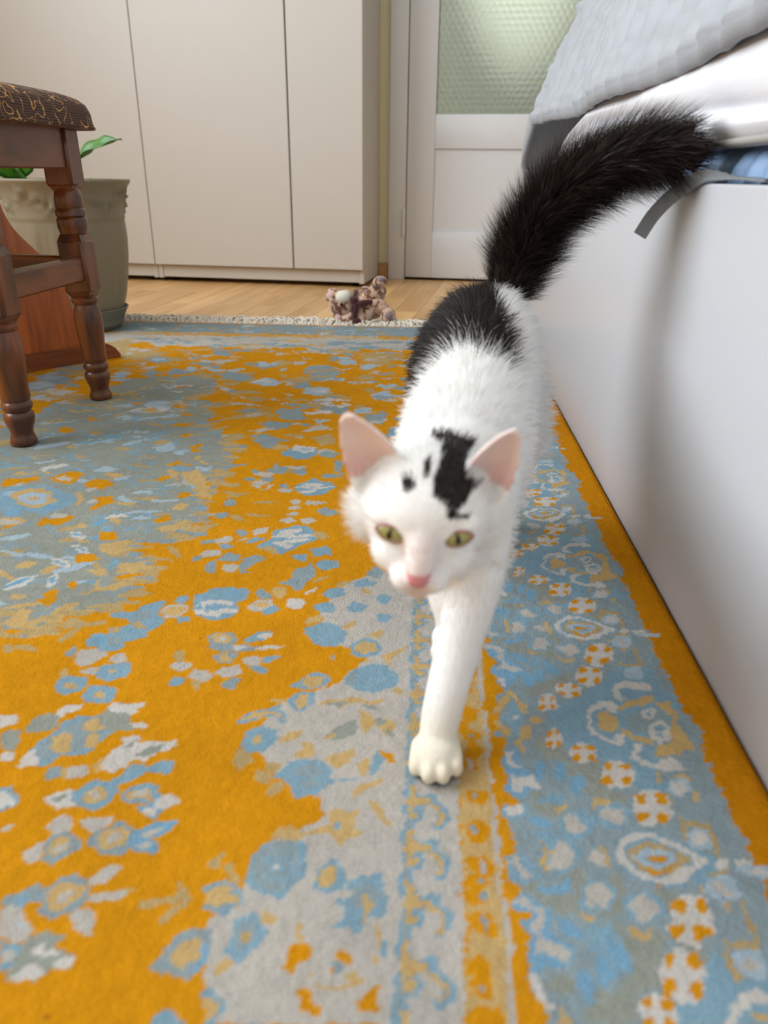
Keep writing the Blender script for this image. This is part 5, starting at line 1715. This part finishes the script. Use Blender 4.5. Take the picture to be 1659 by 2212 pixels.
def build_cat_mesh():
    bm = bmesh.new()
    def T(pts, rad, k=16, n=None):
        rr = [(r, r) if not isinstance(r, (tuple, list)) else r for r in rad]
        m_ = n or (len(pts) * 4)
        P = spline(pts, m_); Q = spline([tuple(a) for a in rr], m_)
        tube(bm, [tuple(p) for p in P], [tuple(q_) for q_ in Q], k)
    # trunk and neck
    T([(0.004, 0.392, 0.187), (0.010, 0.43, 0.184), (0.020, 0.475, 0.174), (0.030, 0.54, 0.175), (0.039, 0.62, 0.190), (0.047, 0.69, 0.211), (0.055, 0.745, 0.222), (0.066, 0.790, 0.232)],
      [(0.031, 0.033), (0.036, 0.038), (0.043, 0.047), (0.047, 0.048), (0.049, 0.048), (0.052, 0.050), (0.048, 0.048), (0.027, 0.030)], 24, 40)
    ell(bm, (0.066, 0.788, 0.232), (0.030, 0.022, 0.031))
    ell(bm, (0.018, 0.462, 0.148), (0.035, 0.032, 0.036))                    # breast
    ell(bm, (0.040, 0.485, 0.160), (0.022, 0.036, 0.042)); ell(bm, (0.000, 0.49, 0.160), (0.022, 0.036, 0.042))   # shoulders
    ell(bm, (0.085, 0.738, 0.186), (0.025, 0.046, 0.058)); ell(bm, (0.015, 0.715, 0.186), (0.027, 0.048, 0.058))   # haunches
    # planted foreleg
    T([(0.041, 0.480, 0.165), (0.0375, 0.456, 0.118), (0.028, 0.433, 0.078), (0.0180, 0.4100, 0.040), (0.0150, 0.3990, 0.022)], [0.023, 0.0195, 0.0155, 0.0135, 0.0125], 16, 24)
    ell(bm, (0.0143, 0.3925, 0.0205), (0.0155, 0.018, 0.0105))
    for dx, dy, r in ((-0.0128, 0.3830, 0.0052), (-0.0045, 0.3765, 0.0054), (0.0045, 0.3770, 0.0054), (0.0128, 0.3840, 0.0050)):
        T([(0.0143 + dx * 0.85, dy + 0.016, 0.0215), (0.0143 + dx, dy, 0.0192), (0.0143 + dx * 1.03, dy - 0.005, 0.0168)], [(r, r), (r * 0.96, r), (r * 0.6, r * 0.65)], 10, 8)
        ell(bm, (0.0143 + dx * 1.02, dy - 0.0025, 0.0172), (r * 0.92, 0.0068, 0.0068), None, 12, 8)
    # lifted foreleg
    T([(0.002, 0.490, 0.160), (0.008, 0.497, 0.118), (0.020, 0.472, 0.090), (0.024, 0.470, 0.068)], [0.021, 0.017, 0.0135, 0.011], 14, 18)
    ell(bm, (0.0245, 0.468, 0.058), (0.0145, 0.0125, 0.014))
    for k in range(4): ell(bm, (0.0245 + (-0.010 + k * 0.0066), 0.463, 0.049), (0.0052, 0.006, 0.0075), None, 10, 8)
    # hind legs: thigh, shank, hock, metatarsus, paw
    for (hx, kx, px, dy) in ((0.022, 0.014, 0.018, -0.035), (0.086, 0.088, 0.078, 0.0)):
        T([(hx, 0.735 + dy * 0.5, 0.175), (kx, 0.700 + dy, 0.118), (px, 0.760 + dy, 0.074), (px, 0.775 + dy, 0.060), (px, 0.752 + dy, 0.024)], [0.034, 0.022, 0.0125, 0.0115, 0.0115], 14, 24)
        ell(bm, (px, 0.738 + dy, 0.0195), (0.0145, 0.024, 0.0095))
        for k in range(4): ell(bm, (px + (-0.0105 + k * 0.007), 0.716 + dy + 0.003 * abs(k - 1.5), 0.0165), (0.0052, 0.008, 0.0062), None, 10, 8)
    # tail
    tube(bm, [tuple(p) for p in TAIL], [0.016 - 0.002 * abs(i / 43 - 0.4) - (0.006 if i == 43 else 0) for i in range(44)], 12)
    # head
    HR3 = Matrix(HM.tolist()).transposed()
    def E(c, r): ell(bm, tuple(hd_w(c)), r, HR3, 24, 16)
    E((0, -0.006, 0.002), (0.0350, 0.0385, 0.0325))
    E((0, 0.009, 0.008), (0.0285, 0.0255, 0.0205))          # brow
    for s in (1, -1):
        E((s * 0.0270, -0.010, -0.0035), (0.0155, 0.018, 0.0190))    # cheeks
        E((s * 0.0120, 0.0140, -0.0125), (0.0155, 0.0185, 0.0130))   # lower face
        E((s * 0.0065, 0.0320, -0.0180), (0.0088, 0.0110, 0.0078))   # whisker pads
        E((s * 0.0170, 0.0195, 0.0095), (0.0125, 0.0095, 0.0055))    # brow ridge
    E((0, 0.0290, -0.0245), (0.0080, 0.0100, 0.0072))       # chin
    E((0, 0.0130, -0.0190), (0.0165, 0.020, 0.0140))
    T([tuple(hd_w((0, 0.020, 0.0120))), tuple(hd_w((0, 0.0300, 0.0030))), tuple(hd_w((0, 0.0400, -0.0065))), tuple(hd_w((0, 0.0440, -0.0115)))], [0.0105, 0.0088, 0.0072, 0.0056], 14, 14)
    E((0, 0.0452, -0.0122), (0.0060, 0.0038, 0.0042))       # nose leather
    # ears: curved shells, open to the front
    for s, inner, outer, tip in ((-1, (-0.0120, 0.003, 0.0295), (-0.0390, 0.000, 0.0085), (-0.0475, 0.000, 0.0555)), (1, (0.0185, 0.003, 0.0285), (0.0415, 0.000, 0.0090), (0.0445, 0.000, 0.0545))):
        inner, outer, tip = map(np.array, (inner, outer, tip))
        nu, nv = 14, 14
        fr_ = []; bk_ = []
        for j in range(nv + 1):
            v = j / nv * 0.955
            rf = []; rb = []
            for i in range(nu + 1):
                u = i / nu
                wdt = (1 - v) ** 0.66
                bow = 0.13 * math.sin(math.pi * v)
                mid = (inner + outer) / 2 * (1 - v) + tip * v
                p = mid + (outer - inner) * (u - 0.5) * (wdt * (1 - 0.0) + bow)
                dep = 4 * u * (1 - u) * 0.0105 * (1 - v) ** 0.7
                p = p + np.array([-s * 0.25, -1.0, 0.05]) * dep
                if j == 0: p = p + np.array([-s * 0.004, 0.001, -0.006])
                rf.append(bm.verts.new(tuple(hd_w(p))))
                rb.append(bm.verts.new(tuple(hd_w(p + np.array([-s * 0.0006, -0.0042, 0.0])))))
            fr_.append(rf); bk_.append(rb)
        def q(a, b, c, d): bm.faces.new((a, b, c, d))
        for j in range(nv):
            for i in range(nu):
                q(fr_[j][i], fr_[j][i + 1], fr_[j + 1][i + 1], fr_[j + 1][i])
                q(bk_[j][i], bk_[j + 1][i], bk_[j + 1][i + 1], bk_[j][i + 1])
            q(fr_[j][0], fr_[j + 1][0], bk_[j + 1][0], bk_[j][0])
            q(fr_[j][nu], bk_[j][nu], bk_[j + 1][nu], fr_[j + 1][nu])
        for i in range(nu):
            q(fr_[0][i], bk_[0][i], bk_[0][i + 1], fr_[0][i + 1])
            q(fr_[nv][i], fr_[nv][i + 1], bk_[nv][i + 1], bk_[nv][i])
    bmesh.ops.recalc_face_normals(bm, faces=bm.faces)
    me = bpy.data.meshes.new('cat_draft'); bm.to_mesh(me); bm.free()
    tmp = bpy.data.objects.new('cat_draft', me); COL.objects.link(tmp)
    md = tmp.modifiers.new('remesh', 'REMESH'); md.mode = 'VOXEL'; md.voxel_size = 0.0017; md.adaptivity = 0
    s2 = tmp.modifiers.new('smooth', 'SMOOTH'); s2.factor = 0.5; s2.iterations = 3
    dg = bpy.context.evaluated_depsgraph_get()
    out = bpy.data.meshes.new_from_object(tmp.evaluated_get(dg))
    bpy.data.objects.remove(tmp)
    return out
cme = build_cat_mesh()
cme.name = 'body'
nV = len(cme.vertices)
P = np.empty(nV * 3, np.float32); cme.vertices.foreach_get('co', P); P = P.reshape(-1, 3).astype(float)
NRM = np.empty(nV * 3, np.float32); cme.vertex_normals.foreach_get('vector', NRM); NRM = NRM.reshape(-1, 3).astype(float)
HL = (P - HC) @ HM.T                       # head-local coordinates (right, forward, up)
TA = np.array(TAIL)
dT = np.linalg.norm(P[:, None, :] - TA[None, ::1, :], axis=2)
tI = dT.argmin(1); dT = dT.min(1)
is_tail = (dT < 0.021) & (tI > 1)
hd_r = np.linalg.norm(HL * np.array([1, 0.9, 1.05]), axis=1)
is_ear = (HL[:, 2] > 0.0185) & (np.abs(HL[:, 0]) > 0.018) & (HL[:, 1] > -0.03) & (hd_r > 0.0405) & (P[:, 1] < 0.42)
is_head = ((hd_r < 0.0475) & (P[:, 1] < 0.415)) | is_ear
def inpoly(x, y, poly):
    p = np.array(poly, float); ins = np.zeros(x.shape, bool); k = len(p)
    for a in range(k):
        x1, y1 = p[a]; x2, y2 = p[(a + 1) % k]
        if y1 == y2: continue
        ins ^= ((y1 > y) != (y2 > y)) & (x < (x2 - x1) * (y - y1) / (y2 - y1) + x1)
    return ins
# markings: on the forehead seen along a fixed axis of the head, on the rump seen from above
cth, sth = math.cos(R(24)), math.sin(R(24))
ma, mb = HL[:, 0], HL[:, 2] * cth - HL[:, 1] * sth
HEAD_PATCH = [(-.0150, .0520), (-.0080, .0505), (-.0020, .0525), (.0110, .0490), (.0241, .0437), (.0229, .0389), (.0193, .0331), (.0185, .0266), (.0217, .0210), (.0275, .0194), (.0226, .0153), (.0210, .0112), (.0176, .0078), (.0152, .0064), (.0248, .0030), (.0120, .0030), (.0104, .0088), (.0063, .0095), (.0031, .0145), (.0031, .0225), (.0055, .0283), (.0056, .0365), (.0010, .0405), (-.0060, .0454)]
SPOTS = [((-.0012, .0258), (.0018, .0052)), ((-.0094, .0174), (.0036, .0036))]
wob = np.array([noise.noise(Vector((a * 260, b * 260, 1.0))) for a, b in zip(ma, mb)]) * 0.0012
black_head = (is_head | ((P[:, 1] < 0.45) & (HL[:, 2] > 0.004))) & ~is_ear & inpoly(ma + wob, mb + wob, HEAD_PATCH) & (HL[:, 1] > -0.065) & (NRM[:, 2] > -0.1)
for (c0, c1), (r0, r1) in SPOTS:
    black_head |= is_head & (((ma - c0) / r0) ** 2 + ((mb - c1) / r1) ** 2 < 1) & (HL[:, 1] > 0)
RUMP = [(-0.08, 0.650), (-0.020, 0.645), (-0.008, 0.604), (0.004, 0.609), (0.016, 0.622), (0.030, 0.624), (0.042, 0.612), (0.052, 0.602), (0.060, 0.608), (0.070, 0.612), (0.066, 0.645), (0.060, 0.688), (0.059, 0.730), (0.070, 0.752), (0.074, 0.772), (0.060, 0.83), (-0.08, 0.83)]
black_rump = inpoly(P[:, 0], P[:, 1], RUMP) & (P[:, 2] > 0.165) & (NRM[:, 2] > -0.35)
black = is_tail | black_head | black_rump
WHITE, BLACK = np.array(lin(252, 251, 249)[:3]), np.array(lin(38, 32, 31)[:3])
EARPK, NOSEPK, BRIDGE, PAWC = np.array(lin(238, 212, 204)[:3]), np.array(lin(216, 140, 146)[:3]), np.array(lin(240, 226, 222)[:3]), np.array(lin(236, 226, 204)[:3])
tint = np.where(black[:, None], BLACK, WHITE)
ear_in = is_ear & ((NRM @ np.array(HF)) > 0.05)
tint[ear_in] = EARPK
# deeper pink towards the fold at the bottom of each ear
kf = np.clip((0.038 - HL[:, 2]) / 0.016, 0, 1)[:, None]
tint = np.where(ear_in[:, None], EARPK * (1 - kf) + np.array(lin(226, 180, 174)[:3]) * kf, tint)
br = is_head & (np.abs(HL[:, 0]) < 0.0085) & (HL[:, 1] > 0.026) & (HL[:, 2] > -0.0105) & (HL[:, 2] < 0.010)
kb = np.clip(1.25 - np.abs(HL[:, 0]) / 0.0085, 0, 1) * np.clip((HL[:, 1] - 0.018) / 0.012, 0, 1) * np.clip((0.014 - HL[:, 2]) / 0.012, 0, 1)
kb = (kb * (is_head & ~black))[:, None]
tint = tint * (1 - kb) + BRIDGE * kb
ns = (np.abs(HL[:, 0]) < 0.0072) & (HL[:, 1] > 0.0385) & (HL[:, 2] > -0.0195) & (HL[:, 2] < -0.0075) & ((np.abs(HL[:, 0]) < (HL[:, 2] + 0.0195) * 0.75))
tint[ns] = NOSEPK
paw = (P[:, 2] < 0.05) & (P[:, 1] < 0.43)
k_ = np.clip((0.06 - P[:, 2]) / 0.04, 0, 1)[:, None] * (P[:, 1] < 0.46)[:, None]
tint = np.where((P[:, 2] < 0.06)[:, None], tint * (1 - k_) + PAWC * k_, tint)
# soften the borders of the markings a little along the mesh
cme.attributes.new('tint', 'FLOAT_COLOR', 'POINT')
c4 = np.ones((nV, 4), np.float32); c4[:, :3] = tint
cme.attributes['tint'].data.foreach_set('color', c4.ravel())
for v in (None,):
    Q = (P - CO).astype(np.float32); cme.vertices.foreach_set('co', Q.ravel())
cme.polygons.foreach_set('use_smooth', np.ones(len(cme.polygons), bool))
cme.materials.clear(); cme.materials.append(attr_mat('cat_skin', 0.8, 0.2, bump=0.3, bump_scale=900, sheen=0.2))
cme.update()
body = link(bpy.data.objects.new('body', cme), cat)

def fur_mat():
    m = attr_mat('cat_fur', 0.5, 0.3)
    N = m.node_tree.nodes; L = m.node_tree.links
    b = N['Principled BSDF']; out = N['Material Output']
    tr_ = N.new('ShaderNodeBsdfTranslucent'); mx = N.new('ShaderNodeMixShader'); mx.inputs[0].default_value = 0.45
    L.new(b.inputs['Base Color'].links[0].from_socket, tr_.inputs['Color'])
    L.new(b.outputs[0], mx.inputs[1]); L.new(tr_.outputs[0], mx.inputs[2]); L.new(mx.outputs[0], out.inputs['Surface'])
    return m
# fur: tapered strands grown from the skin, combed from nose to tail
def build_fur():
    g = np.random.default_rng(21)
    length = np.full(nV, 0.024); lift = np.full(nV, 0.22); dens = np.full(nV, 5.6e5); width = np.full(nV, 0.00045)
    comb = np.tile(np.array([0.10, 1.0, -0.28]), (nV, 1))
    side = P[:, 0] - (0.02 + (P[:, 1] - 0.475) * 0.145)
    comb[:, 0] += np.clip(side * 9, -0.5, 0.5)
    legs = (P[:, 2] < 0.125) & ~is_tail
    comb[legs] = (0.0, 0.25, -1.0)
    kz = np.clip((P[:, 2] - 0.02) / 0.105, 0, 1)
    length = np.where(legs, 0.0026 + 0.0085 * kz ** 2, length)
    lift = np.where(legs, 0.18, lift)
    front = (P[:, 1] < 0.47) & ~is_head
    length = np.where(front & ~legs, 0.013, length)
    # tail
    tt = np.gradient(TA, axis=0); tt /= np.linalg.norm(tt, axis=1)[:, None]
    comb[is_tail] = tt[tI[is_tail]]
    length = np.where(is_tail, 0.034 - 0.010 * np.clip(tI / 43 - 0.75, 0, 1) * 4 * 0.6, length)
    length = np.where(is_tail & (tI < 6), 0.026, length)
    lift = np.where(is_tail, 0.62, lift); dens = np.where(is_tail, 1.5e6, dens); width = np.where(is_tail, 0.00042, width)
    # head
    nose = np.array([0, 0.050, -0.006])
    hv = (HL - nose); hv /= np.linalg.norm(hv, axis=1)[:, None] + 1e-9
    hv[:, 1] -= 0.4
    comb[is_head] = (hv @ HM)[is_head]
    back = np.clip((0.030 - HL[:, 1]) / 0.05, 0, 1)
    length = np.where(is_head, 0.0034 + 0.0062 * back + 0.005 * (np.abs(HL[:, 0]) > 0.028) * (HL[:, 2] < 0.004), length)
    lift = np.where(is_head, 0.35, lift); dens = np.where(is_head, 1.3e6, dens); width = np.where(is_head, 0.00040, width)
    comb[is_ear] = (np.stack([np.sign(HL[:, 0]) * 0.35, np.zeros(nV) - 0.2, np.ones(nV)], 1) @ HM)[is_ear]
    length = np.where(is_ear, 0.0030, length); lift = np.where(is_ear, 0.12, lift)
    dens = np.where(ear_in, 1.0e5, dens)
    dens = np.where(ns, 0, dens)
    for s in (1, -1):      # bare rims of the eyes
        d = np.linalg.norm((HL[:, [0, 2]] - np.array([0.0176 if s > 0 else -0.0160, 0.0052])) / np.array([0.0090, 0.0060]), axis=1)
        m_ = (d < 1.05) & (HL[:, 1] > 0.01) & is_head
        dens = np.where(m_, 0, dens)
    # cat's belly and the far side are never seen closely
    dens = np.where((NRM[:, 2] < -0.6) & (P[:, 1] > 0.5) & ~is_tail, 1.0e5, dens)
    me = cme
    me.calc_loop_triangles()
    T_ = np.empty(len(me.loop_triangles) * 3, np.int32); me.loop_triangles.foreach_get('vertices', T_); T_ = T_.reshape(-1, 3)
    a, b, c = P[T_[:, 0]], P[T_[:, 1]], P[T_[:, 2]]
    ar = np.linalg.norm(np.cross(b - a, c - a), axis=1) / 2
    ex = ar * dens[T_].mean(1) * np.where(is_tail[T_[:, 0]], 1.0, 0.58)
    cnt = np.floor(ex + g.random(len(ex))).astype(int)
    ti = np.repeat(np.arange(len(T_)), cnt)
    n = len(ti)
    u, v = g.random(n), g.random(n)
    fl = u + v > 1; u[fl] = 1 - u[fl]; v[fl] = 1 - v[fl]
    w = np.stack([1 - u - v, u, v], 1)
    def I(A): 
        A = np.asarray(A, float)
        return (A[T_[ti]] * (w if A.ndim == 1 else w[..., None])).sum(1)
    p, nn, cb = I(P), I(NRM), I(comb)
    nn /= np.linalg.norm(nn, axis=1)[:, None] + 1e-9
    near = T_[ti][np.arange(n), w.argmax(1)]
    tn = tint[near].copy(); tl_ = is_tail[near]; hd_ = is_head[near]
    bk = tn.mean(1) < 0.2
    rr_ = (~tl_) & (~hd_) & (p[:, 1] > 0.56) & (p[:, 2] > 0.165)
    sh = 0.010 * np.sin(p[:, 0] * 700 + 2 * np.sin(p[:, 0] * 1900)) + g.normal(0, 0.007, n)
    bb = inpoly(p[:, 0] + g.normal(0, 0.0025, n), p[:, 1] + sh, RUMP) & (nn[:, 2] > -0.35)
    tn[rr_] = np.where(bb[rr_][:, None], BLACK, WHITE)
    L = I(length) * g.uniform(0.55, 1.25, n); lf = np.clip(I(lift) + g.normal(0, 0.10, n), 0.05, 0.95); wd = I(width) * g.uniform(0.7, 1.2, n)
    # clumps: neighbouring strands lean the same way
    isb0 = tn.mean(1) < 0.2
    def vn(s, off): return np.stack([np.sin(p[:, 0] * s + 1.7 * np.sin(p[:, 1] * s * 0.7 + off) + off), np.sin(p[:, 1] * s + 1.9 * np.sin(p[:, 2] * s * 0.8 + 2 * off)), np.sin(p[:, 2] * s + 1.3 * np.sin(p[:, 0] * s * 0.9 + 3 * off))], 1)
    jit = 0.13 * vn(300, 0.4) + 0.08 * vn(800, 1.3) + g.normal(0, 0.09, (n, 3))
    jit[tl_] *= 1.6
    cb = cb / (np.linalg.norm(cb, axis=1)[:, None] + 1e-9) + jit
    t = cb - nn * (cb * nn).sum(1)[:, None]
    t /= np.linalg.norm(t, axis=1)[:, None] + 1e-9
    d0 = nn * lf[:, None] + t * (1 - lf[:, None]); d0 /= np.linalg.norm(d0, axis=1)[:, None]
    l2 = np.where(tl_, lf * 0.75, lf * 0.45)
    d1 = nn * l2[:, None] + t * (1 - l2[:, None]) + np.array([0, 0, -0.08]); d1 /= np.linalg.norm(d1, axis=1)[:, None]
    p0 = p - nn * 0.0004
    p1 = p0 + d0 * (L * 0.40)[:, None]; p2 = p1 + (d0 * 0.4 + d1 * 0.6) * (L * 0.33)[:, None]; p3 = p2 + d1 * (L * 0.32)[:, None]
    s = np.cross(t, nn); s = s + 0.35 * g.normal(0, 1, (n, 1)) * nn; s /= np.linalg.norm(s, axis=1)[:, None]
    hw = (wd / 2 * np.where(isb0, 1.0, 0.68))[:, None]
    V = np.stack([p0 - s * hw, p0 + s * hw, p1 - s * hw, p1 + s * hw, p2 - s * hw * 0.7, p2 + s * hw * 0.7, p3], 1)
    lum = g.uniform(0.94, 1.0, n)
    isb = tn.mean(1) < 0.2
    lum = np.where(isb, g.uniform(0.5, 1.9, n), lum)
    pale = isb & (g.random(n) < 0.022)
    tn[pale] = np.array(lin(120, 112, 108)[:3])
    brown = isb & tl_ & (g.random(n) < 0.32)
    tn[brown] = np.array(lin(72, 58, 50)[:3])
    CC = np.ones((n, 7, 4), np.float32); CC[:, :, :3] = (tn * lum[:, None])[:, None, :]
    o_ = np.arange(n)[:, None] * 7
    Fq = np.concatenate([o_ + np.array([0, 1, 3, 2]), o_ + np.array([2, 3, 5, 4])], 0)
    Ft = o_ + np.array([4, 5, 6])
    loops = np.concatenate([Fq.ravel(), Ft.ravel()]).astype(np.int32)
    starts = np.concatenate([np.arange(0, Fq.size, 4), Fq.size + np.arange(0, Ft.size, 3)]).astype(np.int32)
    fm = bpy.data.meshes.new('fur')
    VV = (V.reshape(-1, 3) - CO).astype(np.float32)
    fm.vertices.add(len(VV)); fm.vertices.foreach_set('co', VV.ravel())
    fm.loops.add(len(loops)); fm.loops.foreach_set('vertex_index', loops)
    fm.polygons.add(len(starts)); fm.polygons.foreach_set('loop_start', starts)
    fm.polygons.foreach_set('use_smooth', np.ones(len(starts), bool))
    fm.update(calc_edges=True)
    fm.attributes.new('tint', 'FLOAT_COLOR', 'POINT').data.foreach_set('color', CC.ravel())
    fm.materials.append(fur_mat())
    o = link(bpy.data.objects.new('fur', fm), cat)
    o['kind'] = 'stuff'
    o['label'] = 'long soft white and black fur'
    print('fur strands', n)
build_fur()

# eyes: almond shaped, half closed, olive iris with a dark slit
from mathutils.bvhtree import BVHTree
_t = np.empty(len(cme.loop_triangles) * 3, np.int32); cme.loop_triangles.foreach_get('vertices', _t)
bvh = BVHTree.FromPolygons([tuple(x) for x in P], _t.reshape(-1, 3).tolist())
M_eye = attr_mat('cat_eye', 0.12, 0.5)
M_lid = mat('eye_rim_skin', lin(178, 124, 124), 0.5, 0.4, noise_amt=0.3, noise_scale=300)
for s in (-1, 1):
    c_l = np.array([0.0176 if s > 0 else -0.0160, 0.0, 0.0052])
    hit = bvh.ray_cast(Vector(hd_w(c_l + np.array([0, 0.08, 0.0]))), -HF)
    loc, nr = hit[0], hit[1]
    nz = (HF * 0.75 + nr * 0.5).normalized()
    rt = (HRt - nz * HRt.dot(nz)).normalized(); upv = nz.cross(rt)
    if upv.dot(HU) < 0: upv = -upv
    tl_ = R(8) * s
    rt2 = rt * math.cos(tl_) + upv * math.sin(tl_); up2 = upv * math.cos(tl_) - rt * math.sin(tl_)
    W, Hh = 0.0083, 0.0059
    V = []; C = []; F = []; nr_, na = 12, 40
    cen = np.array(loc) + np.array(nz) * 0.0006 - CO
    irc = lin(176, 170, 108)[:3]; ire = lin(134, 126, 72)[:3]
    for i in range(nr_ + 1):
        q = i / nr_
        for j in range(na):
            a = 2 * math.pi * j / na
            x = q * W * math.cos(a)
            yy = math.sin(a)
            x_ = q * math.cos(a)
            lidu, lidl = 0.66, 1.0
            y = q * Hh * yy * (lidu if yy > 0 else lidl) * (1 - 0.45 * abs(math.cos(a)) ** 3)
            dome = 0.0030 * (1 - q * q) ** 0.9 if q < 1 else -0.0008
            p = cen + np.array(rt2) * x + np.array(up2) * y + np.array(nz) * dome
            V.append(p)
            # colours of the eye itself, upright pupil
            ex, ey = x, y - 0.0003
            rr = math.hypot(ex, ey)
            pup = (ex / 0.0014) ** 2 + (ey / 0.0034) ** 2
            col = np.array(irc) * (1 - min(1, rr / 0.0085)) + np.array(ire) * min(1, rr / 0.0085)
            if pup < 1: col = np.array(lin(16, 14, 12)[:3])
            elif rr > 0.0080: col = np.array(lin(92, 62, 60)[:3])
            if q > 0.93: col = np.array(lin(84, 52, 54)[:3])
            C.append(tuple(col) + (1,))
    for i in range(nr_):
        for j in range(na):
            F.append((i * na + j, (i + 1) * na + j, (i + 1) * na + (j + 1) % na, i * na + (j + 1) % na))
    e = from_py('eye', V, F, M_eye, cat)
    e.data.attributes.new('tint', 'FLOAT_COLOR', 'POINT').data.foreach_set('color', np.array(C, np.float32).ravel())
    e['label'] = 'olive green eye with dark slit pupil'
    bm = bmesh.new()
    tube(bm, [tuple(V[nr_ * na + j % na] + np.array(nz) * 0.0006) for j in range(na + 1)], 0.00075, 6)
    from_bm('eye_rim', bm, M_lid, e, True)
